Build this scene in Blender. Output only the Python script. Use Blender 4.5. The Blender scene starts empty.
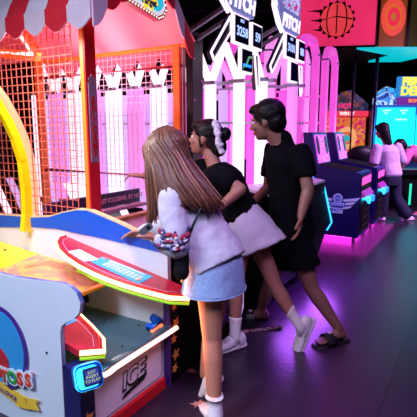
import bpy, bmesh, math, random
from mathutils import Vector, Matrix, noise as mnoise
random.seed(7)
C = bpy.context.scene.collection
V = Vector
# ---------------------------------------------------------------- camera
H = 1.42; PITCH = math.radians(9.7); F = 450.0
cd = bpy.data.cameras.new('camera'); cam = bpy.data.objects.new('camera', cd); C.objects.link(cam)
cam.location = (0, 0, H); cam.rotation_euler = (math.radians(90) - PITCH, 0, 0)
cd.sensor_width = 36; cd.lens = 36 * F / 417.0; cd.clip_start = .05; cd.clip_end = 60
bpy.context.scene.camera = cam
# ---------------------------------------------------------------- world, exposure
w = bpy.data.worlds.new('world'); bpy.context.scene.world = w; w.use_nodes = True
w.node_tree.nodes['Background'].inputs[0].default_value = (.10, .06, .16, 1)
w.node_tree.nodes['Background'].inputs[1].default_value = .15
vs = bpy.context.scene.view_settings
vs.view_transform = 'Standard'; vs.look = 'None'; vs.gamma = 1; vs.use_curve_mapping = False; vs.exposure = 0.0
# ---------------------------------------------------------------- fill lamps, added out of view to brighten the scene
def area(name, loc, target, size, energy, color, parent=None, sy=None, spread=None):
    l = bpy.data.lights.new(name, 'AREA'); l.energy = energy; l.color = color; l.size = size
    if sy: l.shape = 'RECTANGLE'; l.size_y = sy
    if spread: l.spread = math.radians(spread)
    o = bpy.data.objects.new(name, l); C.objects.link(o); o.location = loc
    o.rotation_euler = (V(target) - V(loc)).to_track_quat('-Z', 'Y').to_euler()
    if parent: o.parent = parent
    return o
area('fill_lamp', (-2.4, .2, 3.3), (-.7, 1.9, .5), 1.2, 36, (.66, .82, 1.0), spread=80)
area('fill_lamp', (.5, .1, 3.7), (-.2, 2.3, .8), 1.2, 14, (.72, .50, 1.0), spread=55)
area('fill_lamp', (1.8, 4.6, 3.6), (1.6, 4.4, 0), 2.0, 34, (.55, .04, .85), spread=120)
area('fill_lamp', (5.2, 5.2, 3.6), (3.6, 6.8, .8), 1.2, 85, (.85, .38, 1.0), spread=80)

# ---------------------------------------------------------------- materials
def cloth(m, sp=.08):
    m.node_tree.nodes['Principled BSDF'].inputs['Specular IOR Level'].default_value = sp; return m
def nodes(m): return m.node_tree.nodes, m.node_tree.links
def mat(name, col, rough=.5, metal=0, var=.06, scale=25, spec=.5, emis=None, es=0, bump=0, alpha=1, trans=0, coat=0):
    m = bpy.data.materials.new(name); m.use_nodes = True
    N, L = nodes(m); b = N['Principled BSDF']
    b.inputs['Roughness'].default_value = rough; b.inputs['Metallic'].default_value = metal
    b.inputs['Specular IOR Level'].default_value = spec; b.inputs['Coat Weight'].default_value = coat
    b.inputs['Transmission Weight'].default_value = trans
    tc = N.new('ShaderNodeTexCoord'); nz = N.new('ShaderNodeTexNoise'); nz.inputs['Scale'].default_value = scale
    nz.inputs['Detail'].default_value = 4
    L.new(tc.outputs['Object'], nz.inputs['Vector'])
    r = N.new('ShaderNodeValToRGB'); r.color_ramp.elements[0].position = .3; r.color_ramp.elements[1].position = .7
    r.color_ramp.elements[0].color = tuple(c * (1 - var) for c in col) + (1,)
    r.color_ramp.elements[1].color = tuple(min(1, c * (1 + var)) for c in col) + (1,)
    L.new(nz.outputs['Fac'], r.inputs['Fac']); L.new(r.outputs['Color'], b.inputs['Base Color'])
    if bump:
        bp = N.new('ShaderNodeBump'); bp.inputs['Strength'].default_value = bump; bp.inputs['Distance'].default_value = .01
        L.new(nz.outputs['Fac'], bp.inputs['Height']); L.new(bp.outputs['Normal'], b.inputs['Normal'])
    if emis:
        b.inputs['Emission Color'].default_value = tuple(emis) + (1,); b.inputs['Emission Strength'].default_value = es
    return m
def glow(name, col, s, var=.04, scale=6):
    m = bpy.data.materials.new(name); m.use_nodes = True
    N, L = nodes(m); b = N['Principled BSDF']; b.inputs['Base Color'].default_value = tuple(c * .5 for c in col) + (1,)
    b.inputs['Roughness'].default_value = .4
    tc = N.new('ShaderNodeTexCoord'); nz = N.new('ShaderNodeTexNoise'); nz.inputs['Scale'].default_value = scale
    L.new(tc.outputs['Object'], nz.inputs['Vector'])
    r = N.new('ShaderNodeValToRGB'); r.color_ramp.elements[0].position = .3; r.color_ramp.elements[1].position = .7
    r.color_ramp.elements[0].color = tuple(c * (1 - var) for c in col) + (1,)
    r.color_ramp.elements[1].color = tuple(col) + (1,)
    L.new(nz.outputs['Fac'], r.inputs['Fac']); L.new(r.outputs['Color'], b.inputs['Emission Color'])
    b.inputs['Emission Strength'].default_value = s
    return m
def art(name, cols, scale, s=0, rough=.4, dist=1.5, kind='noise'):
    """printed or screen artwork: a procedural patchwork of colours"""
    m = bpy.data.materials.new(name); m.use_nodes = True
    N, L = nodes(m); b = N['Principled BSDF']; b.inputs['Roughness'].default_value = rough
    tc = N.new('ShaderNodeTexCoord')
    if kind == 'voronoi':
        nz = N.new('ShaderNodeTexVoronoi'); nz.inputs['Scale'].default_value = scale; out = nz.outputs['Color']
    else:
        nz = N.new('ShaderNodeTexNoise'); nz.inputs['Scale'].default_value = scale; nz.inputs['Distortion'].default_value = dist
        nz.inputs['Detail'].default_value = 3; out = nz.outputs['Fac']
    L.new(tc.outputs['Object'], nz.inputs['Vector'])
    r = N.new('ShaderNodeValToRGB'); r.color_ramp.interpolation = 'CONSTANT'
    n = len(cols)
    while len(r.color_ramp.elements) < n: r.color_ramp.elements.new(.5)
    lo, hi = (.32, .68) if kind == 'noise' else (.1, .9)
    for i, c in enumerate(cols):
        r.color_ramp.elements[i].position = 0 if i == 0 else lo + (hi - lo) * i / n
        r.color_ramp.elements[i].color = tuple(c) + (1,)
    L.new(out, r.inputs['Fac']); L.new(r.outputs['Color'], b.inputs['Base Color'])
    if s:
        L.new(r.outputs['Color'], b.inputs['Emission Color']); b.inputs['Emission Strength'].default_value = s
    return m

M = {}
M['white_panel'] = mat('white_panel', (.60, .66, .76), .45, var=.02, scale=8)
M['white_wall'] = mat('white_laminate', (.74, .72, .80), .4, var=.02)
M['blue'] = mat('blue_gloss', (.001, .085, .55), .4, var=.08)
M['navy'] = mat('navy_gloss', (.015, .015, .10), .3)
M['purple'] = mat('purple_edge', (.06, .02, .22), .35)
M['gold'] = mat('gold_star', (.75, .35, .06), .4)
M['orange'] = mat('orange_paint', (.95, .20, .02), .35)
M['red'] = mat('red_paint', (.55, .01, .02), .3)
M['crimson'] = mat('crimson_panel', (.42, .012, .035), .3, var=.12)
M['red_bright'] = mat('red_bright', (.75, .02, .02), .35)
M['teal'] = mat('teal_tray', (.05, .13, .16), .28, var=.15, scale=4)
M['yellow'] = mat('yellow_deck', (.88, .66, .005), .22, var=.05, scale=3)
M['deck_reflection_art'] = art('orange_deck_reflection', [(.85, .20, .08), (.9, .40, .10), (.8, .25, .16), (.95, .45, .12)], 4, 0, .25)
M['black'] = mat('black_plastic', (.006, .006, .009), .4, spec=.3)
M['black_matt'] = mat('black_matt', (.005, .005, .006), .8, spec=.15)
M['grey'] = mat('grey_metal', (.18, .18, .22), .4, .6)
M['wood'] = mat('wood_rail', (.38, .13, .05), .4, var=.3, scale=12)
M['pink_counter'] = mat('counter_top', (.26, .10, .16), .25, var=.08)
M['net'] = mat('net_cord', (.60, .12, .08), .6)
M['net_white'] = mat('net_cord_pale', (.75, .55, .75), .6)
M['cloth_red'] = mat('canopy_red', (.78, .008, .03), .7, bump=.2, scale=9)
M['cloth_white'] = mat('canopy_white', (.82, .66, .80), .7, bump=.2, scale=9)
M['gold_trim'] = mat('gold_trim', (.7, .5, .25), .4)
M['mauve'] = mat('mauve_plate', (.25, .16, .22), .4)
M['led_white'] = glow('led_white', (1, .82, 1), 1.25)
M['led_lilac'] = glow('led_lilac', (.62, .40, .88), .85)
M['led_pink'] = glow('led_pink', (.95, .10, .72), .85, var=.15, scale=3)
M['led_pink_pale'] = glow('led_pink_pale', (.95, .30, .88), .95, var=.1, scale=3)
M['led_magenta'] = glow('led_magenta', (1, .03, .75), 6)
M['neon_warm'] = glow('neon_warm', (1, .62, .28), 3.0)
M['neon_salmon'] = glow('neon_salmon', (1, .22, .09), 1.3)
M['neon_rose'] = glow('neon_rose', (1, .45, .42), 2.6)
M['neon_lime'] = glow('neon_lime', (.25, .55, .02), 1.0)
M['neon_cyan'] = glow('neon_cyan', (.03, .50, 1), 2.2)
M['led_violet'] = glow('led_violet', (.35, .10, 1), 5)
M['neon_blue'] = glow('neon_blue', (.02, .22, 1), 2.0)
M['cyan_screen'] = art('cyan_screen', [(0, .62, .66), (0, .72, .72), (0, .80, .78), (.02, .68, .74)], .9, 1.15)
M['sheet'] = mat('paper_sheet', (.85, .82, .80), .5, emis=(1, .95, .9), es=.7)  # paper is no lamp; its bright lit look is put in as emission
M['blue_sheet'] = mat('blue_score_sheet', (.05, .35, .70), .4, emis=(.03, .30, .8), es=.3)  # lit look of the printed sheet, put in as emission
M['pale'] = mat('pale_print', (.62, .68, .80), .5)
M['bezel'] = mat('bezel', (.02, .02, .05), .3)

# striped, slightly translucent canopy fabric seen from inside
def canopy_inner():
    m = bpy.data.materials.new('canopy_inner'); m.use_nodes = True
    N, L = nodes(m); b = N['Principled BSDF']; b.inputs['Roughness'].default_value = .7
    tc = N.new('ShaderNodeTexCoord'); wv = N.new('ShaderNodeTexWave'); wv.bands_direction = 'DIAGONAL'
    wv.inputs['Scale'].default_value = 1.3; wv.inputs['Distortion'].default_value = 2.5
    L.new(tc.outputs['Object'], wv.inputs['Vector'])
    r = N.new('ShaderNodeValToRGB')
    r.color_ramp.elements[0].color = (.62, .09, .14, 1); r.color_ramp.elements[1].color = (.80, .20, .24, 1)
    L.new(wv.outputs['Fac'], r.inputs['Fac']); L.new(r.outputs['Color'], b.inputs['Base Color'])
    return m
M['canopy_inner'] = canopy_inner()

# ---------------------------------------------------------------- mesh helpers
def link(o, parent=None):
    C.objects.link(o)
    if parent is not None: o.parent = parent
    return o
def obj(name, bm, m, parent=None, smooth=False):
    me = bpy.data.meshes.new(name); bmesh.ops.recalc_face_normals(bm, faces=bm.faces[:]); bm.to_mesh(me); bm.free()
    for x in (m if isinstance(m, (list, tuple)) else [m]): me.materials.append(x)
    if smooth: me.polygons.foreach_set('use_smooth', [True] * len(me.polygons))
    return link(bpy.data.objects.new(name, me), parent)
def tag(o, label, cat, group=None, kind=None):
    o['label'] = label; o['category'] = cat
    if group: o['group'] = group
    if kind: o['kind'] = kind
    return o
def struct(o): o['kind'] = 'structure'; return o
def BM(): return bmesh.new()
def box(bm, a, b, bev=0):
    a, b = V(a), V(b); c = (a + b) / 2; s = b - a
    r = bmesh.ops.create_cube(bm, size=1, matrix=Matrix.Translation(c) @ Matrix.Diagonal((abs(s.x), abs(s.y), abs(s.z), 1)))
    if bev:
        es = list({e for v in r['verts'] for e in v.link_edges})
        bmesh.ops.bevel(bm, geom=es, offset=bev, segments=2, affect='EDGES', profile=.5)
    return bm
def bar(bm, p, q, w, h=None, up=(0, 0, 1)):
    """rectangular bar from p to q"""
    h = h or w; p, q = V(p), V(q); d = (q - p).normalized(); up = V(up)
    if abs(d.dot(up)) > .98: up = V((1, 0, 0))
    s = d.cross(up).normalized(); u = s.cross(d)
    vs_ = [bm.verts.new(c + s * i * w / 2 + u * j * h / 2) for c in (p, q) for i, j in ((-1, -1), (1, -1), (1, 1), (-1, 1))]
    for f in ((0, 1, 2, 3), (4, 7, 6, 5), (0, 4, 5, 1), (1, 5, 6, 2), (2, 6, 7, 3), (3, 7, 4, 0)): bm.faces.new([vs_[k] for k in f])
    return bm
def loft(bm, rings, n=16, cap=True):
    """rings: (centre, xaxis vector, yaxis vector) ellipses"""
    R = []
    for c, x, y in rings:
        c, x, y = V(c), V(x), V(y)
        R.append([bm.verts.new(c + x * math.cos(2 * math.pi * k / n) + y * math.sin(2 * math.pi * k / n)) for k in range(n)])
    for a, b in zip(R, R[1:]):
        for k in range(n): bm.faces.new((a[k], a[(k + 1) % n], b[(k + 1) % n], b[k]))
    if cap: bm.faces.new(R[0][::-1]); bm.faces.new(R[-1])
    return bm
def basis(d):
    d = V(d).normalized(); u = V((0, 0, 1)) if abs(d.z) < .9 else V((1, 0, 0))
    s = d.cross(u).normalized(); return s, s.cross(d).normalized()
def tube(bm, pts, r, n=8, cap=True):
    pts = [V(p) for p in pts]; rs = r if isinstance(r, (list, tuple)) else [r] * len(pts)
    rings = []; ps = None
    for i, p in enumerate(pts):
        d = (pts[min(i + 1, len(pts) - 1)] - pts[max(i - 1, 0)]).normalized()
        if ps is None: s, u = basis(d)
        else:
            s = (ps - d * ps.dot(d)).normalized(); u = d.cross(s)
        ps = s; rings.append((p, s * rs[i], u * rs[i]))
    return loft(bm, rings, n, cap)
def ell(bm, c, ax, sub=3):
    """ellipsoid, ax = three axis vectors"""
    m = Matrix.Identity(4)
    for i in range(3):
        for j in range(3): m[j][i] = ax[i][j]
    m.translation = V(c)
    bmesh.ops.create_icosphere(bm, subdivisions=sub, radius=1, matrix=m); return bm
def ball(bm, c, r, sub=2): return ell(bm, c, (V((r, 0, 0)), V((0, r, 0)), V((0, 0, r))), sub)
def cap(bm, p, q, r0, r1, n=14):
    p, q = V(p), V(q); d = (q - p).normalized(); s, u = basis(d); rings = []
    for a in (80, 55, 28): a = math.radians(a); rings.append((p - d * r0 * math.sin(a), s * r0 * math.cos(a), u * r0 * math.cos(a)))
    rings += [(p, s * r0, u * r0), (q, s * r1, u * r1)]
    for a in (28, 55, 80): a = math.radians(a); rings.append((q + d * r1 * math.sin(a), s * r1 * math.cos(a), u * r1 * math.cos(a)))
    return loft(bm, rings, n)
def prism(bm, pts, axis, a, b):
    """polygon pts (2D) extruded along axis index from a to b"""
    def mk(p, t):
        l = list(p); l.insert(axis, t); return bm.verts.new(l)
    A = [mk(p, a) for p in pts]; B = [mk(p, b) for p in pts]; n = len(pts)
    bm.faces.new(A); bm.faces.new(B[::-1])
    for k in range(n): bm.faces.new((A[k], B[k], B[(k + 1) % n], A[(k + 1) % n]))
    return bm
def strip(bm, pts, axis, a, b, th):
    """thin band following an open polyline"""
    for p, q in zip(pts, pts[1:]):
        d = V((q[0] - p[0], q[1] - p[1])).normalized(); n = V((-d.y, d.x)) * th
        prism(bm, [p, q, (q[0] + n.x, q[1] + n.y), (p[0] + n.x, p[1] + n.y)], axis, a, b)
    return bm
def blend(name, bm, m, parent=None, voxel=.008, it=4, displace=0, dscale=.1, rand=None):
    """voxel-remesh the collected solids into one continuous smooth surface"""
    me = bpy.data.meshes.new(name); bmesh.ops.recalc_face_normals(bm, faces=bm.faces[:]); bm.to_mesh(me); bm.free()
    o = bpy.data.objects.new('tmp', me); C.objects.link(o)
    r = o.modifiers.new('r', 'REMESH'); r.mode = 'VOXEL'; r.voxel_size = voxel
    s = o.modifiers.new('s', 'SMOOTH'); s.factor = .5; s.iterations = it
    if displace:
        tx = bpy.data.textures.new('clouds', 'CLOUDS'); tx.noise_scale = dscale
        d = o.modifiers.new('d', 'DISPLACE'); d.texture = tx; d.strength = displace; d.mid_level = .5; d.texture_coords = 'LOCAL'
    dg = bpy.context.evaluated_depsgraph_get(); dg.update()
    me2 = bpy.data.meshes.new_from_object(o.evaluated_get(dg)); bpy.data.objects.remove(o)
    me2.name = name; me2.materials.clear(); me2.materials.append(m)
    me2.polygons.foreach_set('use_smooth', [True] * len(me2.polygons))
    return link(bpy.data.objects.new(name, me2), parent)
def text(name, s, size, m, parent, origin, right, up, ext=.003, align='CENTER', shear=0, bold=.0, space=1, line=1):
    c = bpy.data.curves.new(name, 'FONT'); c.body = s; c.size = size; c.extrude = ext; c.align_x = align; c.align_y = 'CENTER'
    c.shear = shear; c.offset = bold; c.space_character = space; c.space_line = line; c.resolution_u = 3
    o = bpy.data.objects.new('tmp', c); C.objects.link(o)
    dg = bpy.context.evaluated_depsgraph_get(); dg.update()
    me = bpy.data.meshes.new_from_object(o.evaluated_get(dg)); bpy.data.objects.remove(o)
    x = V(right).normalized(); y = V(up); y = (y - x * y.dot(x)).normalized(); z = x.cross(y)
    mt = Matrix((x, y, z)).transposed().to_4x4(); mt.translation = V(origin); me.transform(mt)
    me.name = name; me.materials.clear(); me.materials.append(m)
    return link(bpy.data.objects.new(name, me), parent)
def star(bm, c, r, x, y, n_, th=.004, k=5, inner=.45, rot=0):
    c, x, y, n_ = V(c), V(x), V(y), V(n_)
    P = []
    for i in range(2 * k):
        a = rot + math.pi / 2 + math.pi * i / k; q = r if i % 2 == 0 else r * inner
        P.append(c + x * q * math.cos(a) + y * q * math.sin(a))
    A = [bm.verts.new(p) for p in P]; B = [bm.verts.new(p + n_ * th) for p in P]
    bm.faces.new(A); bm.faces.new(B[::-1])
    for i in range(len(P)): j = (i + 1) % len(P); bm.faces.new((A[i], B[i], B[j], A[j]))
    return bm
def disk(bm, c, rx, ry, x, y, n_, th=.004, n=32, a0=0, a1=2 * math.pi):
    c, x, y, n_ = V(c), V(x), V(y), V(n_)
    P = [c + x * rx * math.cos(a0 + (a1 - a0) * i / n) + y * ry * math.sin(a0 + (a1 - a0) * i / n) for i in range(n)]
    A = [bm.verts.new(p) for p in P]; B = [bm.verts.new(p + n_ * th) for p in P]
    bm.faces.new(A); bm.faces.new(B[::-1])
    for i in range(n): j = (i + 1) % n; bm.faces.new((A[i], B[i], B[j], A[j]))
    return bm
# the row of games runs along u (away to the right), their depth along v (away to the left)
TH = math.radians(31); ORG = V((-.2293, 2.3423, 0))
D1 = V((math.sin(TH), math.cos(TH), 0)); D2 = V((-math.cos(TH), math.sin(TH), 0))
def empty(name, loc, rz=0):
    o = bpy.data.objects.new(name, None); C.objects.link(o); o.location = loc; o.rotation_euler = (0, 0, rz); return o
def gempty(name, u, v): return empty(name, ORG + D1 * u + D2 * v, math.pi / 2 - TH)
def at(px, py, Y):
    a = (px - 208.5) / F; b = (208.5 - py) / F
    cy = math.cos(PITCH) + b * math.sin(PITCH); t = Y / cy
    return V((a * t, Y, H + (-math.sin(PITCH) + b * math.cos(PITCH)) * t))

# ================================================================ room
def floor_mat():
    m = bpy.data.materials.new('slate_tiles'); m.use_nodes = True; N, L = nodes(m); b = N['Principled BSDF']
    tc = N.new('ShaderNodeTexCoord'); br = N.new('ShaderNodeTexBrick'); br.offset = 0
    br.inputs['Scale'].default_value = 1; br.inputs['Brick Width'].default_value = .82; br.inputs['Row Height'].default_value = .81
    br.inputs['Mortar Size'].default_value = .0045; br.inputs['Mortar Smooth'].default_value = .3
    br.inputs['Color1'].default_value = (.040, .024, .052, 1); br.inputs['Color2'].default_value = (.034, .021, .046, 1)
    br.inputs['Mortar'].default_value = (.008, .008, .01, 1)
    L.new(tc.outputs['Object'], br.inputs['Vector'])
    nz = N.new('ShaderNodeTexNoise'); nz.inputs['Scale'].default_value = 45; nz.inputs['Detail'].default_value = 6
    mp = N.new('ShaderNodeMapping'); mp.inputs['Scale'].default_value = (1, .45, 1)
    L.new(tc.outputs['Object'], mp.inputs['Vector']); L.new(mp.outputs['Vector'], nz.inputs['Vector'])
    mx = N.new('ShaderNodeMix'); mx.data_type = 'RGBA'; mx.blend_type = 'MULTIPLY'; mx.inputs[0].default_value = .6
    L.new(br.outputs['Color'], mx.inputs[6]); L.new(nz.outputs['Color'], mx.inputs[7]); L.new(mx.outputs[2], b.inputs['Base Color'])
    b.inputs['Roughness'].default_value = .30; b.inputs['Specular IOR Level'].default_value = .6
    bp = N.new('ShaderNodeBump'); bp.inputs['Strength'].default_value = .35; bp.inputs['Distance'].default_value = .004
    L.new(nz.outputs['Fac'], bp.inputs['Height']); L.new(bp.outputs['Normal'], b.inputs['Normal'])
    return m
# floor slab, tile grid aligned with the row of games
fe = BM(); box(fe, (-9, -12, -.1), (16, 14, 0))
fl = struct(obj('floor', fe, floor_mat()))
fo = ORG + D1 * .57 + D2 * -.26
fl.location = (fo.x, fo.y, 0); fl.rotation_euler = (0, 0, math.pi / 2 - TH)
M['ceiling'] = mat('ceiling_black', (.008, .006, .012), .8)
M['wall'] = mat('wall_dark', (.012, .009, .018), .8)
struct(obj('ceiling', box(BM(), (-9, -4, 4.2), (12, 17, 4.3)), M['ceiling']))
struct(obj('wall_back', box(BM(), (-9, 16.6, 0), (12, 16.8, 4.2)), M['wall']))
struct(obj('wall_left', box(BM(), (-9.2, -4, 0), (-9, 17, 4.2)), M['wall']))
struct(obj('wall_right', box(BM(), (12, -4, 0), (12.2, 17, 4.2)), M['wall']))
M['truss'] = mat('ceiling_duct', (.05, .03, .07), .5)
for k, (a, b) in enumerate((((-3.5, 4, 3.6), (4, 6.2, 3.6)), ((-3, 6.0, 3.8), (6, 8.4, 3.8)), ((-2, 9, 3.7), (7, 9.5, 3.7)))):
    struct(obj('trim_%d' % (k + 1), tube(BM(), [a, b], .06, 12), M['truss'], smooth=True))

# ================================================================ the ball toss game (near, left)
g = gempty('ball_toss_game', 0, 0)
tag(g, 'big carnival ball toss game with striped canopy, orange posts and yellow ball deck', 'arcade game')
X, Yv, Z = V((1, 0, 0)), V((0, 1, 0)), V((0, 0, 1))
# near side panel
prof = [(1.9, 0), (1.9, .755), (.9, .748), (.4, .757), (.2, .772), (.08, .782), (.03, .776), (-.01, .755), (-.03, .715), (-.02, .672),
        (.015, .635), (.06, .612), (.095, .585), (.105, .55), (.11, .0)]
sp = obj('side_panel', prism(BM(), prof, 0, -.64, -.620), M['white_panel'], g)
obj('edge_trim', strip(BM(), prof[1:][::-1], 0, -.638, -.616, -.004), M['blue'], g)
# side panel emblem
bm = BM(); disk(bm, (-.645, .53, .378), .20, .215, -Yv, Z, -X, .003); em = obj('emblem', bm, M['purple'], g)
bm = BM(); disk(bm, (-.648, .53, .378), .175, .19, -Yv, Z, -X, .003); obj('emblem_field', bm, mat('emblem_blue', (.03, .28, .62), .4), em)
bm = BM(); disk(bm, (-.6515, .58, .30), .11, .085, -Yv, Z, -X, .003, a0=0, a1=math.pi * 2); obj('emblem_band', bm, mat('emblem_red', (.45, .02, .03), .4), em)
rib = BM()
for p in ([(.66, .22), (.44, .165), (.43, .11), (.66, .155)], [(.445, .18), (.35, .170), (.345, .11), (.435, .10)],
          [(.36, .165), (.26, .19), (.285, .163), (.265, .13), (.35, .115)]):
    prism(rib, [(a, b) for a, b in p], 0, -.6565, -.6535)
obj('ribbon', rib, mat('ribbon_yellow', (.80, .50, .04), .4), em)
# letters T O S S, each with its white outline
for i, (ch, cc) in enumerate((('T', (.60, .05, .02)), ('O', (.03, .30, .04)), ('S', (.60, .05, .02)), ('S', (.60, .05, .02)))):
    v = .503 - i * .060; z = .235 + i * .011
    text('letter_outline', ch, .100, M['pale'], em, (-.657, v, z), -Yv, Z, .0015, bold=.011)
    text('letter', ch, .088, mat('letter_' + ch, cc, .4), em, (-.661, v, z), -Yv, Z, .002, bold=.003)
text('letter', 'TM', .02, M['red'], em, (-.655, .290, .31), -Yv, Z, .001)
text('letter', 'CHALLENGE', .036, M['purple'], em, (-.658, .52, .150), V((0, -1, -.15)), Z, .001)
for (v, z) in ((.09, .40), (.20, .435)):
    obj('screw', disk(BM(), (-.641, v, z), .005, .005, -Yv, Z, -X, .004, 12), M['black'], g)
# front columns with stars
obj('front_column', box(BM(), (-.64, .0, 0), (-.555, .10, .40), .004), M['navy'], g)
fc2 = obj('front_column', box(BM(), (0.005, -.012, 0), (.105, .10, .60), .004), M['black_matt'], g)
obj('column_edge', box(BM(), (-.006, -.02, 0), (.006, .02, .56), .002), M['purple'], g)
for z, r in ((.46, .028), (.36, .036), (.27, .030), (.17, .038), (.09, .03)): obj('star_print', star(BM(), (.055 + .012 * math.sin(z * 40), -.0125, z), r, X, Z, -Yv, .004, rot=z * 9), M['gold'], g)
obj('star_print', star(BM(), (-.60, -.001, .15), .040, X, Z, -Yv, .003, rot=.2), M['gold'], g); obj('star_print', star(BM(), (-.60, -.001, .30), .022, X, Z, -Yv, .003), M['gold'], g)
# player front: white panel with logo, red kick board
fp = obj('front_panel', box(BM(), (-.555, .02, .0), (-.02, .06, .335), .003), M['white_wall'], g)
obj('kick_board', box(BM(), (-.555, -.002, 0), (-.02, .022, .062), .003), M['red'], g)
bm = BM(); fr = [(-.54, .075), (-.05, .075), (-.03, .095), (-.03, .30), (-.05, .32), (-.54, .32)]
for p, q in zip(fr, fr[1:] + fr[:1]): bar(bm, (p[0], .018, p[1]), (q[0], .018, q[1]), .003)
obj('panel_line', bm, M['grey'], fp)
text('logo_shadow', 'ICE', .125, M['black'], fp, (-.268, .0165, .192), V((1, 0, .06)), Z, .002, bold=.008, shear=.2)
text('logo', 'ICE', .118, M['white_wall'], fp, (-.276, .013, .200), V((1, 0, .06)), Z, .002, shear=.2, bold=.001)
bm = BM(); prism(bm, [(-.36, .112), (-.19, .135), (-.165, .16), (-.205, .150), (-.34, .128)], 1, .012, .018); obj('logo_swoosh', bm, M['black'], fp)
# ball tray
obj('ball_tray', box(BM(), (-.60, .0, .335), (-.0, .95, .352), .004), M['teal'], g)
bm = BM(); tube(bm, [(-.60, -.01, .353), (-.02, -.01, .353), (.03, .03, .353), (.035, .10, .353)], .022, 12); obj('tray_rim', bm, M['teal'], g, True)
bm = BM(); tube(bm, [(-.575, -.045, .375), (-.54, -.055, .352), (-.50, -.045, .342), (-.46, -.036, .340), (.045, -.034, .342)], .0125, 10)
obj('neon_rail', bm, M['neon_rose'], g, True)
obj('rail_holder', box(BM(), (-.56, -.03, .315), (.045, .0, .345), .004), M['grey'], g)
bm = BM(); tube(bm, [(-.12, .03, .392), (-.03, .035, .392), (-.005, .09, .392)], .024, 10); obj('bumper', bm, M['blue'], g, True)
obj('bumper_glow', tube(BM(), [(-.12, .012, .374), (-.03, .014, .374)], .011, 8), M['neon_salmon'], g, True)
obj('tray_back', box(BM(), (-.6, .78, .35), (0, .8, .60)), M['black_matt'], g)
obj('deck_bracket', tube(BM(), [(-.17, .44, .575), (-.17, .44, .47)], .018, 12), M['black'], g, True)
for u, v in ((-.12, .35), (-.30, .06), (-.06, .15)):
    obj('screw', disk(BM(), (u, v, .3525), .006, .006, X, Yv, Z, .003, 12), M['black'], g)
# sloping deck
def dz(v): return .570 + (v - .38) * .085
bm = BM(); prism(bm, [(.38, dz(.38)), (2.6, dz(2.6)), (2.6, dz(2.6) - .03), (.38, dz(.38) - .03)], 0, -.598, -.004); obj('deck', bm, M['yellow'], g)
def deckpoly(pts, h0, h1):
    b = BM(); A = [b.verts.new((u, v, dz(v) + h0)) for u, v in pts]; B = [b.verts.new((u, v, dz(v) + h1)) for u, v in pts]
    b.faces.new(A); b.faces.new(B[::-1])
    for i in range(len(pts)): j = (i + 1) % len(pts); b.faces.new((A[i], B[i], B[j], A[j]))
    return b
obj('deck_print_reflection', deckpoly([(-.02, .375), (-.59, .375), (-.59, .80), (-.40, .875), (-.34, .956), (-.18, .99), (-.02, 1.03)], .001, .004), M['deck_reflection_art'], g)  # orange print; the reflection on the glossy deck is put into its colour
obj('deck_lip', tube(BM(), [(-.59, .372, dz(.37)), (-.01, .372, dz(.37))], .012, 8), M['neon_salmon'], g, True)
for u, v in ((-.25, .95), (-.1, 1.25)): obj('screw', disk(BM(), (u, v, dz(v) + .001), .008, .008, X, Yv, Z, .004, 12), M['black'], g)
# divider wall with the blue wave
wt = [(2.8, .87), (1.9, .85), (1.42, .849), (1.07, .866), (.91, .885), (.78, .925), (.66, .952), (.57, .957), (.50, .943), (.32, .902), (.18, .862), (.005, .793)]
wb = [(0.005, .775), (.177, .787), (.45, .803), (.705, .811), (.85, .815), (1.08, .80), (1.43, .762), (1.9, .75), (2.8, .75)]
obj('divider_wall', prism(BM(), [(2.8, 0), (2.8, .82), (1.9, .82), (1.0, .83), (.3, .84), (.005, .788), (-.01, .77), (-.01, .0)], 0, .0, .03), M['white_wall'], g)
obj('blue_wave', prism(BM(), wt + wb, 0, -.006, .036), M['blue'], g)
obj('wave_trim', strip(BM(), wt, 0, -.004, .034, -.008), M['gold_trim'], g)
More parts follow.
